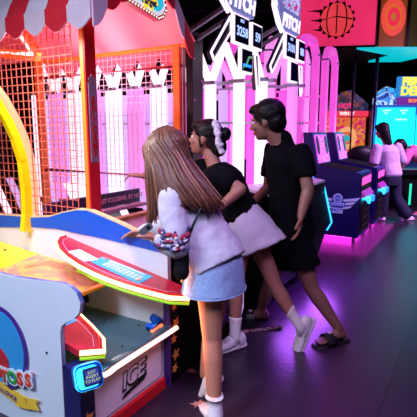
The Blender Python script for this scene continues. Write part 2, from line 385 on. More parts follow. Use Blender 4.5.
# the two half-moon player panels
arc = [(0, .785), (-.06, .775), (-.115, .73), (-.175, .64), (-.215, .53), (-.238, .42), (-.246, .30), (-.240, .20), (-.222, .09), (-.190, -.02), (-.150, -.13), (-.085, -.198), (0, -.135)]
def az(v): return .633 + .189 * v
def half_moon(sgn, off):
    fx = lambda u: off + sgn * u
    def poly(pts, h0, h1, b=None):
        b = b or BM(); A = [b.verts.new((fx(u), v, az(v) + h0)) for u, v in pts]; B = [b.verts.new((fx(u), v, az(v) + h1)) for u, v in pts]
        b.faces.new(A); b.faces.new(B[::-1])
        for i in range(len(pts)): j = (i + 1) % len(pts); b.faces.new((A[i], B[i], B[j], A[j]))
        return b
    pn = obj('player_panel', poly(arc, -.03, 0), M['crimson'], g)
    obj('panel_neon', tube(BM(), [(fx(u), v, az(v) - .010) for u, v in arc], .012, 10), M['neon_warm'], pn, True)
    obj('panel_underglow', tube(BM(), [(fx(u), v, az(v) - .036) for u, v in arc[5:]], .008, 8), M['neon_lime'], pn, True)
    obj('panel_red_trim', tube(BM(), [(fx(u * .92), v * .97 + .01, az(v * .97 + .01) + .002) for u, v in arc[:-1]], .006, 6), M['red_bright'], pn, True)
    obj('panel_line', tube(BM(), [(fx(u * .82), .3 + (v - .3) * .91, az(.3 + (v - .3) * .91) + .001) for u, v in arc[:-1]], .0025, 5), mat('rose_line', (.8, .3, .4), .4), pn, True)
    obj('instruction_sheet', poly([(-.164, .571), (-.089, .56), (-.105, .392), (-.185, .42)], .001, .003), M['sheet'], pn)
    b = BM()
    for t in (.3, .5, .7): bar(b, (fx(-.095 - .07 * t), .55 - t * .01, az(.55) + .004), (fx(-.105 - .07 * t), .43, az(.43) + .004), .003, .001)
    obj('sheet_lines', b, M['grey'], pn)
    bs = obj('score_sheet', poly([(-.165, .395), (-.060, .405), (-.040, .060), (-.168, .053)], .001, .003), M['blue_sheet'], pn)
    b = BM()
    for i in range(9):
        for j in range(3):
            v = .33 - i * .028; u = -.085 - j * .022
            poly([(u, v), (u - .014, v), (u - .014, v - .02), (u, v - .02)], .0035, .0045, b)
    poly([(-.062, .34), (-.078, .34), (-.064, .10), (-.052, .10)], .0035, .0045, b)
    obj('score_table', b, M['pale'], bs)
    b = BM(); star(b, (fx(-.135), .085, az(.085) + .004), .02, X, Yv, Z, .001, 10, .75); star(b, (fx(-.072), .375, az(.375) + .004), .016, X, Yv, Z, .001, 8, .6)
    obj('burst_print', b, M['gold'], bs)
    return pn
half_moon(1, 0)
half_moon(-1, -.60).location = (0, .17, -.14)
# display pod
pod = BM(); c0 = V((-.660, -.085, .412)); n_ = V((-.35, -.75, .30)).normalized(); r_ = V((.86, -.42, .0)); r_ = (r_ - n_ * r_.dot(n_)).normalized(); u_ = n_.cross(r_) * -1
if u_.z < 0: u_ = -u_
def rrect(bm, c, hw, hh, rad, d0, d1, x, y, n):
    P = []
    for cx, cy, a0 in ((hw - rad, hh - rad, 0), (-hw + rad, hh - rad, 90), (-hw + rad, -hh + rad, 180), (hw - rad, -hh + rad, 270)):
        for k in range(5):
            a = math.radians(a0 + k * 22.5); P.append(c + x * (cx + rad * math.cos(a)) + y * (cy + rad * math.sin(a)))
    A = [bm.verts.new(p + n * d0) for p in P]; B = [bm.verts.new(p + n * d1) for p in P]
    bm.faces.new(A); bm.faces.new(B[::-1])
    for i in range(len(P)): j = (i + 1) % len(P); bm.faces.new((A[i], B[i], B[j], A[j]))
    return bm
pd = obj('display_pod', rrect(pod, c0, .056, .052, .024, -.06, 0, r_, u_, n_), M['blue'], g)
obj('pod_glow', rrect(BM(), c0, .058, .054, .026, -.022, -.004, r_, u_, n_), M['neon_cyan'], pd)
obj('pod_glow', rrect(BM(), c0 - r_ * .008, .046, .044, .020, 0, .006, r_, u_, n_), M['neon_cyan'], pd)
obj('pod_bezel', rrect(BM(), c0 + r_ * .008, .036, .036, .008, .005, .010, r_, u_, n_), M['bezel'], pd)
obj('pod_screen', rrect(BM(), c0 + r_ * .008, .029, .029, .004, .010, .012, r_, u_, n_), glow('pod_screen', (.03, .04, .30), .9), pd)
text('screen_text', 'JUST\nINSERT\nTO PLAY', .017, glow('screen_lime', (.45, .55, .08), .9), pd, c0 + r_ * .008 + n_ * .013, r_, u_, .0005)
# posts and beams
def post(u0, u1, v0, v1, z0, z1):
    p = obj('post', box(BM(), (u0, v0, z0), (u1, v1, z1), .003), M['orange'], g)
    obj('post_face', box(BM(), (u0 + .004, v0 - .008, z0), (u1, v0 + .002, z1), .002), M['red'], p); return p
pp = post(.018, .108, .57, .60, .80, 2.35)
post(.985, 1.06, .58, .64, .0, 2.12)
obj('post', box(BM(), (.97, 2.15, .0), (1.03, 2.19, 2.12)), M['orange'], g)
pl = obj('name_plate', box(BM(), (.036, .556, 1.24), (.096, .562, 1.70), .002), M['mauve'], pp)
obj('plate_tip', star(BM(), (.066, .556, 1.715), .032, X, Z, -Yv, -.006, 4, .6), M['mauve'], pl)
text('plate_letters', '\n'.join('BALLGAME'), .062, M['red'], pl, (.066, .553, 1.445), X, Z, .001, bold=.002, line=.70)
for s, v0, v1 in (('a', .5, 2.2),):
    obj('top_beam', box(BM(), (.99, v0, 2.035), (1.05, v1, 2.115), .004), M['orange'], g)
obj('top_beam', box(BM(), (.0, .575, 2.06), (.05, 3.0, 2.13), .004), M['orange'], g)
obj('cross_bar', tube(BM(), [(1.0, .56, 1.905), (1.0, 2.15, 1.905)], .014, 8), M['canopy_inner'], g, True)
obj('cross_bar', tube(BM(), [(1.0, .56, 1.065), (1.0, 2.15, 1.065)], .014, 8), M['canopy_inner'], g, True)
# nets
def net(name, u, v0, v1, z0, z1, step, r, m, zf=None):
    b = BM(); v = v0
    while v <= v1 + 1e-6: bar(b, (u, v, zf(v) if zf else z0), (u, v, z1), r); v += step
    z = z0
    while z <= z1: bar(b, (u, v0, z), (u, v1, z), r); z += step
    return obj(name, b, m, g)
net('side_net', .015, .66, 2.6,   .86, 2.06, .05, .0044, M['net'])
net('far_net', 1.0, .56, 2.13, .95, 2.03, .05, .0034, M['net_white'])
# near canopy valance (scallops) and roof slope, one mesh per colour band
sw = .178; vend = .425
for k in range(13):
    va = vend + k * sw; vb = va + sw; b = BM(); n = 8; top = 2.10; flat = 2.02
    pts = [(va, flat)] + [(va + sw * i / n, 2.025 - .055 * math.sin(math.pi * i / n)) for i in range(1, n)] + [(vb, flat), (vb, top), (va, top)]
    prism(b, pts, 0, -.058, -.046)
    prof_ = [(-.05, 2.10), (-.02, 2.17), (.05, 2.28), (.18, 2.42), (.34, 2.58), (.5, 2.72)]
    for (x0, z0), (x1, z1) in zip(prof_, prof_[1:]):
        vv = [b.verts.new(p) for p in ((x0, va, z0), (x0, vb, z0), (x1, vb, z1), (x1, va, z1))]
        ww = [b.verts.new(p.co + V((.006, 0, -.006))) for p in vv]
        b.faces.new(vv); b.faces.new(ww[::-1])
        for i in range(4): j = (i + 1) % 4; b.faces.new((vv[i], ww[i], ww[j], vv[j]))
    o = obj('canopy_stripe', b, M['cloth_white'] if k % 2 == 0 else M['cloth_red'], g)
    b = BM(); tube(b, [(-.053, p[0], p[1]) for p in pts[:n + 1]], .004, 5); obj('scallop_piping', b, M['cloth_white'], o)
# far slope of the canopy (seen from below), and its scallops
b = BM(); prof_ = [(.99, 2.06), (.93, 2.11), (.82, 2.22), (.72, 2.32), (.62, 2.44), (.5, 2.72)]
for (x0, z0), (x1, z1) in zip(prof_, prof_[1:]):
    vv = [b.verts.new(p) for p in ((x0, .44, z0), (x0, 2.75, z0), (x1, 2.75, z1), (x1, .44, z1))]
    ww = [b.verts.new(p.co + V((.008, 0, .008))) for p in vv]
    b.faces.new(vv); b.faces.new(ww[::-1])
    for i in range(4): j = (i + 1) % 4; b.faces.new((vv[i], ww[i], ww[j], vv[j]))
obj('canopy_lining', b, M['canopy_inner'], g)
for k in range(7):
    va = .60 + k * .22; b = BM(); n = 8
    prism(b, [(va, 2.04)] + [(va + .22 * i / n, 1.99 - .10 * math.sin(math.pi * i / n)) for i in range(n + 1)] + [(va + .22, 2.04)], 0, 1.055, 1.063)
    obj('far_scallop', b, mat('scallop_rose', (.70, .16, .22), .7) if k == 0 else bpy.data.materials['scallop_rose'], g)
# arched front of the canopy
def lerp_(pts_, u):
    for (a, za), (b_, zb) in zip(pts_, pts_[1:]):
        if a <= u <= b_: return za + (zb - za) * (u - a) / (b_ - a)
    return pts_[-1][1] if u > pts_[-1][0] else pts_[0][1]
def gab(u): return lerp_([(-.05, 2.10), (.05, 2.28), (.18, 2.42), (.34, 2.58), (.50, 2.72), (.62, 2.42), (.72, 2.30), (.80, 2.20), (.93, 2.04)], u)
def arch(u):
    pts_ = [(-.05, 1.97), (.05, 2.08), (.15, 2.14), (.3, 2.22), (.5, 2.28), (.65, 2.26), (.72, 2.20), (.80, 2.06), (.86, 1.99), (.95, 1.92), (1.08, 1.93)]
    for (a, za), (b_, zb) in zip(pts_, pts_[1:]):
        if a <= u <= b_: return za + (zb - za) * (u - a) / (b_ - a)
    return 1.95
ub = [-.05, .06, .18, .32, .46, .60, .70, .81, .93]
for k, (a, c) in enumerate(zip(ub, ub[1:])):
    b = BM(); n = 6; us = [a + (c - a) * i / n for i in range(n + 1)]
    pts = [(u, arch(u) - .03 * math.sin(math.pi * i / n)) for i, u in enumerate(us)] + [(u, max(gab(u), arch(u) + .02)) for u in us[::-1]]
    prism(b, pts, 1, .41, .42)
    obj('arch_stripe', b, M['cloth_white'] if k % 2 == 0 else M['cloth_red'], g)
# marquee sign
mq = BM(); out = [(.13, 2.20), (.165, 2.135), (.30, 2.115), (.455, 2.09), (.50, 2.11), (.535, 2.155), (.52, 2.22), (.54, 2.30), (.52, 2.42), (.46, 2.50), (.20, 2.50), (.13, 2.42), (.11, 2.30)]
mo = obj('marquee', prism(mq, out, 1, .355, .40), M['red'], g)
cx = sum(p[0] for p in out) / len(out); cz = sum(p[1] for p in out) / len(out)
sc = lambda s: [(cx + (p[0] - cx) * s, cz + (p[1] - cz) * s) for p in out]
obj('marquee_face', prism(BM(), sc(.86), 1, .350, .355), glow('marquee_white', (.9, .82, .95), .75), mo)
obj('marquee_field', prism(BM(), sc(.74), 1, .346, .350), glow('marquee_cyan', (.02, .55, .75), .9), mo)
obj('marquee_burst', star(BM(), (.335, .346, 2.225), .11, X, Z, -Yv, .003, 9, .72), glow('marquee_yellow', (.95, .75, .05), .9), mo)
text('marquee_text', 'Target', .055, M['purple'], mo, (.335, .341, 2.172), V((1, 0, 0)), Z, .001, bold=.002)
b = BM(); dots = sc(.93)
for p, q in zip(dots, dots[1:] + dots[:1]):
    L_ = math.hypot(q[0] - p[0], q[1] - p[1]); k = max(1, int(L_ / .022))
    for i in range(k): ball(b, (p[0] + (q[0] - p[0]) * i / k, .354, p[1] + (q[1] - p[1]) * i / k), .0065, 1)
bo = obj('marquee_bulbs', b, glow('bulb', (1, .8, .7), 1.6), mo)
# counter of the second bay
obj('counter_top', box(BM(), (.04, .02, .80), (.98, .57, .84), .004), M['pink_counter'], g)
text('counter_text', 'FOR BALLS ONLY', .045, M['mauve'], g, (.52, .42, .8405), X, Yv, .001)
obj('counter_rail', box(BM(), (.04, .57, .80), (.98, .63, .865), .006), M['wood'], g)
obj('counter_front', box(BM(), (.107, .0, 0), (.98, .04, .80), .003), M['black_matt'], g)
obj('counter_neon', tube(BM(), [(.86, -.012, .62), (.90, -.012, .58), (.90, -.012, .16), (.86, -.012, .10)], .011, 8), M['led_lilac'], g, True)
obj('counter_print', box(BM(), (.60, -.006, .12), (.84, .001, .66)), art('counter_art', [(.03, .01, .05), (.35, .02, .04), (.02, .04, .25), (.03, .01, .05), (.4, .15, .05)], 9, 0), g)
bd = obj('lane_board', box(BM(), (.04, 1.0, .845), (1.0, 1.03, .955), .003), mat('board_black', (.035, .02, .07), .35), g)
text('board_text', 'RED LIT CLOSING BY NOT', .050, mat('board_letters', (.55, .22, .34), .5), bd, (.735, .997, .90), X, Z, .001, bold=.001, space=1.0)
obj('board_ledge', box(BM(), (.04, .93, .82), (1.0, 1.0, .845), .003), mat('ledge_rose', (.42, .16, .28), .4), g)
obj('lane_floor', box(BM(), (.04, .60, .60), (.98, 2.15, .62)), M['navy'], g)
# target arch over the near bay
pa = [(-.01, .77), (.012, .90), (.018, 1.05), (.006, 1.24), (-.035, 1.39), (-.085, 1.50), (-.155, 1.62), (-.25, 1.73), (-.38, 1.82)]
b = BM(); strip(b, [(u, z) for u, z in pa], 1, 1.09, 1.13, .055); obj('target_arch', b, M['yellow'], g)
obj('target_arch_neon', tube(BM(), [(u + .022, 1.09, z) for u, z in pa], .024, 8), glow('arch_salmon', (1, .30, .16), 1.5), g, True)
obj('target_arch_rim', tube(BM(), [(u + .040, 1.10, z + .004) for u, z in pa], .008, 6), M['neon_warm'], g, True)
# neon gable
gp = [(.5, 2.6, 2.12), (.5, 1.545, 1.985), (.5, 1.70, 2.18)]
obj('gable_board', bar(bar(BM(), gp[0], gp[1], .05, .07), gp[1], gp[2], .05, .07), M['orange'], g)
gp = [(.46, 2.6, 2.12), (.46, 1.56, 1.995), (.46, 1.70, 2.16)]
obj('gable_neon', tube(BM(), gp, .013, 8), M['neon_rose'], g, True)
l = area('canopy_fill_lamp', (0, 0, 0), (0, 0, -1), .5, 28, (1, .50, .60), g); l.location = (.5, 1.2, 1.55); l.rotation_euler = (math.pi, 0, 0)  # unseen fill lamp added below the canopy to brighten its lining
l = area('bay_fill_lamp', (0, 0, 0), (0, 0, -1), .4, 22, (1, .84, .86), g); l.location = (-.38, .75, 1.95); l.rotation_euler = (0, 0, 0)  # unseen fill lamp added over the near bay for deck and wall
l = area('neon_spill', (0, 0, 0), (0, 0, -1), .3, 5.0, (1, .30, .12), g, sy=.5); l.location = (-.08, -.23, .54); l.rotation_euler = (math.radians(-78), 0, math.radians(-15))

# ================================================================ pitching games with light columns
M['console'] = art('console_top', [(.50, .42, .62), (.72, .60, .85), (.35, .28, .5), (.85, .75, .9)], 7, .18)
M['frame_lilac'] = mat('frame_lilac', (.45, .38, .55), .35)
def pitch_game(u0, u1, vlist, vmax, label, arms=True, col='led_white', alt='led_pink_pale'):
    g = gempty('pitching_game', u0, 0); W_ = u1 - u0
    tag(g, label, 'arcade game', 'pitching games with light columns')
    prof = [(-.14, .40), (-.12, .93), (.10, .96), (.40, .92), (.5, .62), (vmax, .50), (vmax, .10), (-.06, .13)]
    obj('cabinet', prism(BM(), prof, 0, 0, W_), M['black'], g)
    obj('base', box(BM(), (.05, .0, 0), (W_ - .05, vmax - .1, .10)), M['black_matt'], g)
    obj('underglow', box(BM(), (.12, .15, .085), (W_ - .06, .20, .098)), M['led_violet'], g)
    l = area('underglow_lamp', (0, 0, 0), (0, 0, -1), W_, 7, (.42, .10, 1), g, sy=.25); l.location = (W_ / 2, -.22, .30); l.rotation_euler = (math.radians(-38), 0, 0)
    co = obj('console', prism(BM(), [(-.12, .935), (.10, .965), (.40, .925), (.40, .94), (.10, .985), (-.12, .955)], 0, .01, W_ - .01), M['console'], g)
    for k in range(3): obj('button', disk(BM(), (.12 + k * .17, .02, .972), .03, .03, X, Yv, Z, .01, 16), M['neon_blue'], co)
    # columns of light along the far flank, and inverted-V arms between them
    for i, v in enumerate(vlist):
        cm = M[col] if i % 2 == 0 or i == 1 else M[alt]
        c_ = obj('light_column', box(BM(), (W_ - .10, v - (.045 if v < 1 else .085), .62), (W_ - .02, v + (.045 if v < 1 else .085), 1.86), .012), cm, g)
        obj('column_bracket', bar(BM(), (W_ - .11, v - .075, 1.86), (W_ - .11, v + .075, 1.86), .03), M['frame_lilac'], c_)
    if arms:
        for a, c in list(zip(vlist, vlist[1:]))[::1]:
            m_ = (a + c) / 2; b = BM()
            bar(b, (W_ - .06, a, 1.84), (W_ - .06, m_, 2.20), .05, .055, up=(1, 0, 0)); bar(b, (W_ - .06, c, 1.84), (W_ - .06, m_, 2.20), .05, .055, up=(1, 0, 0))
            obj('light_arm', b, M[col], g)
    # recessed pink back panels
    vv = vlist[0]
    k = 0
    while vv < vlist[-1]:
        obj('back_light', box(BM(), (W_ + .005, vv + .08, .7), (W_ + .025, vv + .17, 1.80)), M['led_pink'] if (k % 2 == 0 and vv < 1.2) else M['led_lilac'], g); vv += .3; k += 1
    for i, v in enumerate(vlist[2:]):
        obj('slant_strip', bar(BM(), (.0, v + .10, .92), (.0, v - .15, .52), .02, .075, up=(1, 0, 0)), M['led_lilac'] if i % 2 else M['led_white'], g)
    obj('rear_frame', bar(bar(BM(), (W_, vlist[0] - .1, 1.86), (W_, vlist[-1] + .1, 1.86), .03), (W_, vlist[0] - .1, 1.5), (W_, vlist[-1] + .1, 1.5), .02), M['frame_lilac'], g)
    return g, W_
g1, W1 = pitch_game(1.2, 1.87, [.28, .50, .80, 1.1, 1.4, 1.7, 2.0, 2.3, 2.6, 2.9, 3.2], 3.4, 'nearer pitching game with white light columns, just behind the canopied game')
g2, W2 = pitch_game(1.98, 2.46, [.22, .46, .85, 1.25], 1.6, 'farther pitching game with a cyan neon edge, behind the man in black', col='led_pink_pale', alt='led_pink')
# black pillar of the first game
pb = obj('black_pillar', box(BM(), (1.432 - 1.2, .75, 0), (1.60 - 1.2, .82, 2.25), .004), M['black'], g1)
b = BM()
for k in range(10): ball(b, (.262 if k % 2 else .372, .748, .5 + k * .17), .006, 1)
obj('pillar_light_dots', b, M['led_pink'], pb)  # small pink light dots down the pillar, built as glowing beads
# neon outlined front corner on the second game
u_ = 2.46 - 1.98
obj('neon_edge', tube(BM(), [(u_, -.10, .95), (u_ + .02, -.20, .535), (u_ - .10, -.19, .48)], .008, 8), M['neon_cyan'], g2, True)
obj('front_apron', prism(BM(), [(.10, .97), (-.095, .95), (-.195, .54), (-.05, .48), (.12, .43)], 0, .02, u_), M['black'], g2)
b = BM()
for k in range(8): ball(b, (u_ - .035 - (k % 2) * .03, -.115 - .006 * k, .88 - k * .045), .007, 1)
obj('apron_lights', b, mat('dots', (.5, .5, .6), .4, emis=(.4, .5, .8), es=.6), g2)
# marquee boards
def pitch_marquee(gm, um, vm, digits, small, curve, dz_=.085):
    """um, vm local centre; built in the front plane"""
    y0 = vm
    T = lambda pts: [(um + a, b_) for a, b_ in pts]
    o = obj('marquee', prism(BM(), T([(-.02, 2.24), (.42, 2.24), (.46, 2.36), (.44, 2.62), (.36, 2.66), (.36, 2.95), (-.06, 2.95), (-.10, 2.50)]), 1, y0, y0 + .04), mat('marquee_slate', (.12, .14, .30), .4, emis=(.15, .2, .5), es=.7), gm)
    text('marquee_text', 'PITCH', .155, M['led_white'], o, (um + .21, y0 - .004, 2.315), X, Z, .003, bold=.006, shear=.2)
    obj('marquee_art', box(BM(), (um - .01, y0 - .004, 2.42), (um + .42, y0, 2.95)), art('marquee_art', [(.7, .04, .12), (.15, .2, .6), (.7, .7, .85), (.25, .3, .65), (.65, .65, .8)], 6, .7), o)
    # zigzag light tower
    b = BM(); zz = [(-.30, 3.05), (-.30, 2.70), (-.22, 2.58), (-.22, 2.38), (-.12, 2.26), (-.02, 2.20)]
    for p, q in zip(zz, zz[1:]): bar(b, (um + p[0], y0, p[1]), (um + q[0], y0, q[1]), .018, .020, up=(0, 1, 0))
    zz2 = [(a + .07 + (.01 if i > 3 else 0), z) for i, (a, z) in enumerate(zz)]
    for p, q in zip(zz2[:-1], zz2[1:]): bar(b, (um + p[0], y0, p[1]), (um + q[0], y0, q[1]), .012, .014, up=(0, 1, 0))
    for z in (2.95, 2.85, 2.75, 2.65, 2.5, 2.4): bar(b, (um - .30 + (.08 if z < 2.6 else 0), y0, z), (um - .22 + (.08 if z < 2.6 else 0), y0, z + .01), .02, .022, up=(0, 1, 0))
    obj('zigzag_light', b, M['led_white'], o)
    def screen(a, c, z0, z1, drop=0):
        s = obj('score_screen', box(BM(), (um + a, y0 - .03, z0), (um + c, y0, z1), .006), M['led_white'], o)
        obj('screen_glass', box(BM(), (um + a + .016, y0 - .034, z0 + .016), (um + c - .016, y0 - .029, z1 - .016)), mat('screen_navy', (.01, .015, .05), .15), s)
        return s
    s1 = screen(.02, .28, 1.99, 2.21); s2 = screen(.33, .53, 2.00, 2.20); s3 = screen(.14, .35, 1.79, 1.985)
    dm = M.setdefault('digits', glow('digits', (.35, .50, 1), 1.6))
    text('digits', digits, .095, dm, s1, (um + .15, y0 - .036, 2.085), X, Z, .001, bold=.002)
    text('digits', 'BEST', .032, dm, s1, (um + .15, y0 - .036, 2.165), X, Z, .001)
    text('digits', small, .095, dm, s2, (um + .43, y0 - .036, 2.09), X, Z, .001, bold=.002)
    if curve:
        obj('screen_graph', tube(BM(), [(um + .17, y0 - .036, 1.83), (um + .22, y0 - .036, 1.85), (um + .27, y0 - .036, 1.92), (um + .31, y0 - .036, 1.92)], .008, 6), glow('graph_green', (.1, .5, .25), .8), s3, True)
        obj('screen_graph', bar(BM(), (um + .17, y0 - .036, 1.85), (um + .31, y0 - .036, 1.85), .004, .02), M['neon_blue'], s3)
    b = BM(); text('cross_light', 'X', .21, M['led_white'], o, (um + .305, y0 - .02, 2.10), X, Z, .006, bold=.006)
    for pts in ([(-.02, 2.17), (-.02, 2.06), (-.26, 1.83), (-.30, 1.88)], [(.40, 1.96), (.47, 1.96), (.50, 1.72), (.46, 1.68)]):
        f_ = obj('side_flap', prism(BM(), T(pts), 1, y0 - .02, y0 + .02), M['bezel'], o)
        b = BM()
        for p, q in zip(pts, pts[1:] + pts[:1]): bar(b, (um + p[0], y0 - .022, p[1]), (um + q[0], y0 - .022, q[1]), .012, .014, up=(0, 1, 0))
        obj('flap_outline', b, M['led_white'], f_)
    o.location = (0, 0, dz_)
    obj('marquee_arm', bar(bar(BM(), (um + .1, y0 + .04, 2.3), (um + .1, y0 + .5, 2.1), .03), (um + .3, y0 + .04, 2.3), (um + .3, y0 + .5, 2.1), .03), M['grey'], o)
    return o
pitch_marquee(g1, 1.21 - 1.2, .28, '3258', '59', True)
pitch_marquee(g2, 2.05 - 1.98, .20, '3101', '88', False)

# ================================================================ basketball games
def hoop_print(gm, m):
    """winged ball badge on the side panel (faces -u); local v,z"""
    b = BM(); x, y, n = -Yv, Z, -X; u = -.004
    o = obj('side_badge', disk(b, (u, .27, .565), .062, .062, x, y, n, .003), m, gm)
    obj('badge_ball', disk(BM(), (u - .003, .27, .565), .046, .046, x, y, n, .003), M['badge_blue'], o)
    b = BM(); bar(b, (u - .0065, .315, .565), (u - .0065, .225, .565), .003, .005); bar(b, (u - .0065, .27, .52), (u - .0065, .27, .61), .005, .003)
    for s in (-1, 1): bar(b, (u - .0065, .27 + s * .034, .535), (u - .0065, .27 + s * .022, .565), .003, .005); bar(b, (u - .0065, .27 + s * .022, .565), (u - .0065, .27 + s * .034, .595), .003, .005)
    obj('ball_seams', b, m, o)
    for s in (1, -1):
        for k, (z, L_) in enumerate(((.555, .21), (.505, .16), (.455, .12))):
            b = BM(); v0 = .27 - s * .075; prism(b, [(v0, z), (v0 - s * L_, z + .035 - k * .005), (v0 - s * (L_ - .04), z - .01), (v0, z - .03)], 0, u - .003, u)
            obj('badge_wing', b, m, o)
    obj('badge_banner', prism(BM(), [(.37, .515), (.17, .515), (.17, .455), (.37, .455)], 0, u - .006, u - .002), M['badge_blue'], o)
    text('badge_text', 'HOOPS', .052, m, o, (u - .007, .27, .487), -Yv, Z, .001, bold=.002)
    obj('badge_plate', prism(BM(), [(.34, .44), (.20, .44), (.20, .37), (.34, .37)], 0, u - .006, u - .002), m, o)
    text('badge_text', 'HOT', .062, M['badge_blue'], o, (u - .0075, .27, .405), -Yv, Z, .001, bold=.003)
M['badge'] = mat('badge_lilac', (.45, .40, .85), .4, emis=(.40, .35, 1), es=.4)
M['badge_blue'] = mat('badge_blue', (.03, .06, .5), .4, emis=(.02, .08, .8), es=.25)
M['cab_navy'] = mat('cabinet_navy', (.010, .016, .20), .38, var=.1, scale=3)
M['screen_pink'] = art('screen_pink', [(.75, .03, .45), (.80, .20, .75), (.25, .02, .45), (.95, .08, .60), (.12, .12, .75), (.85, .40, .85)], 22, 1.15, dist=.6)
def hoop_game(u0, W_, label):
    g = gempty('basketball_game', u0, -.13)
    tag(g, label, 'arcade game', 'basketball games in a row')
    obj('cabinet', prism(BM(), [(0, .06), (0, .895), (.10, .915), (.56, .985), (2.6, .985), (2.6, .06)], 0, 0, W_), M['cab_navy'], g)
    obj('cabinet_top', prism(BM(), [(.04, .90), (.10, .920), (.56, .990), (2.6, .990), (2.6, .98), (.56, .98), (.04, .89)], 0, .02, W_ - .02), M['black_matt'], g)
    obj('slot_panel', box(BM(), (.03, -.012, .10), (W_ - .03, .0, .86), .003), M['black'], g)
    obj('lit_slot', prism(BM(), [(.05, .74), (W_ - .08, .75), (W_ - .08, .85), (.05, .84)], 1, -.018, -.010), glow('slot_pink', (1, .10, .55), 1.1) if 'slot_pink' not in bpy.data.materials else bpy.data.materials['slot_pink'], g)
    obj('lower_shelf', prism(BM(), [(-.07, .60), (.0, .68), (.0, .58)], 0, .05, W_ - .08), glow('shelf_violet', (.45, .04, .50), .5) if 'shelf_violet' not in bpy.data.materials else bpy.data.materials['shelf_violet'], g)
    for s in (0, 1):
        b = BM(); x0 = .10 + s * .24
        tube(b, [(x0, -.02, .56), (x0 + .02, -.06, .575), (x0 + .10, -.075, .56), (x0 + .17, -.07, .50)], [.02, .035, .035, .022], 10)
        obj('blue_light', b, M['neon_cyan'] if s == 0 else M['neon_blue'], g, True)
    d = obj('coin_door', box(BM(), (.12, -.02, .14), (W_ - .12, -.010, .46), .004), M['black_matt'], g)
    b = BM()
    for z in (.20, .30, .40): bar(b, (.14, -.022, z), (W_ - .14, -.022, z), .003)
    obj('door_lines', b, M['grey'], d)
    for (x, y) in ((.06, .06), (W_ - .06, .06), (.06, 1.2), (W_ - .06, 1.2), (.06, 2.5), (W_ - .06, 2.5)):
        obj('castor', disk(BM(), (x, y, .0), .022, .022, X, Yv, Z, .062, 16), M['grey'], g)
    obj('underglow', box(BM(), (.04, .08, .045), (W_ - .04, 2.5, .058)), M['led_magenta'], g)
    # screen head
    vb = .63
    hd = obj('screen_head', prism(BM(), [(vb - .07, .98), (vb + .02, 1.41), (vb + .14, 1.41), (vb + .10, .98)], 0, 0, W_ - .03), M['cab_navy'], g)
    def onf(u, t): return (u, vb - .07 + .09 * t - .006, .98 + .43 * t)
    def quad(a, c, t0, t1, dd, m, name, par):
        b = BM(); P = [onf(a, t0), onf(c, t0), onf(c, t1), onf(a, t1)]
        A = [b.verts.new(V(p) - V((0, dd, 0))) for p in P]; B_ = [b.verts.new(V(p) + V((0, .004, 0))) for p in P]
        b.faces.new(A); b.faces.new(B_[::-1])
        for i in range(4): j = (i + 1) % 4; b.faces.new((A[i], B_[i], B_[j], A[j]))
        return obj(name, b, m, par)
    sc_ = quad(.05, W_ - .08, .06, .93, .002, M['screen_pink'], 'screen', hd)
    b = BM()
    for x in (.13, W_ - .16): disk(b, onf(x, .60), .042, .125, X, V((0, .2, 1)).normalized(), -Yv, .012, 20)
    obj('speaker_oval', b, M['black'], hd)
    quad(W_ / 2 - .06, W_ / 2 + .04, .62, .80, .006, M['led_pink_pale'], 'score_window', hd)
    text('score_digits', '0:0', .06, M['navy'], hd, V(onf(W_ / 2 - .01, .71)) - V((0, .012, 0)), X, Z, .001)
    # chamfered light arches
    def archway(v, z0, top, m, name='light_arch', a=.03, c=None, w=.10):
        c = c or W_ - .03; ch = .16
        pts = [(a, z0), (a, top - ch), (a + ch * .8, top), (c - ch * .8, top), (c, top - ch), (c, z0)]
        b = BM()
        for p, q in zip(pts, pts[1:]): bar(b, (p[0], v, p[1]), (q[0], v, q[1]), w, .09, up=(0, 1, 0))
        o = obj(name, b, m, g)
        for p in (pts[1], pts[4]): obj('arch_joint', box(BM(), (p[0] - .055, v - w / 2 - .008, p[1] - .012), (p[0] + .055, v + w / 2 + .008, p[1] + .012)), M['frame_lilac'], o)
    archway(.84, .98, 2.64, M['led_pink'])
    archway(1.30, .98, 2.66, M['led_pink_pale'])
    archway(1.9, .98, 2.66, M['led_pink'])
    b = BM(); 
    for z in (1.55, 1.95): bar(b, (.03, .84, z), (.03, 1.9, z), .03)
    obj('arch_rail', b, M['led_pink'], g)
    hp = BM(); R_ = .2; pts = [(W_ / 2 + R_ * math.cos(a), 2.1 + R_ * math.sin(a), 2.0) for a in [i * math.pi / 12 for i in range(25)]]
    tube(hp, pts, .01, 6); obj('hoop', hp, M['orange'], g, True)
    obj('backboard', box(BM(), (.1, 2.32, 1.9), (W_ - .1, 2.35, 2.4)), M['led_lilac'], g)
    l = area('underglow_lamp', (0, 0, 0), (0, 0, -1), W_ + .5, 6.5, (1, .04, .85), g, sy=2.2); l.location = (W_ / 2 - .2, .9, .05); l.rotation_euler = (0, 0, 0)
    return g
h1 = hoop_game(3.95, .66, 'nearer navy basketball game with winged ball badge on its side')
hoop_print(h1, M['badge'])
h2 = hoop_game(5.0, .58, 'farther navy basketball game beside the woman in the white tee')

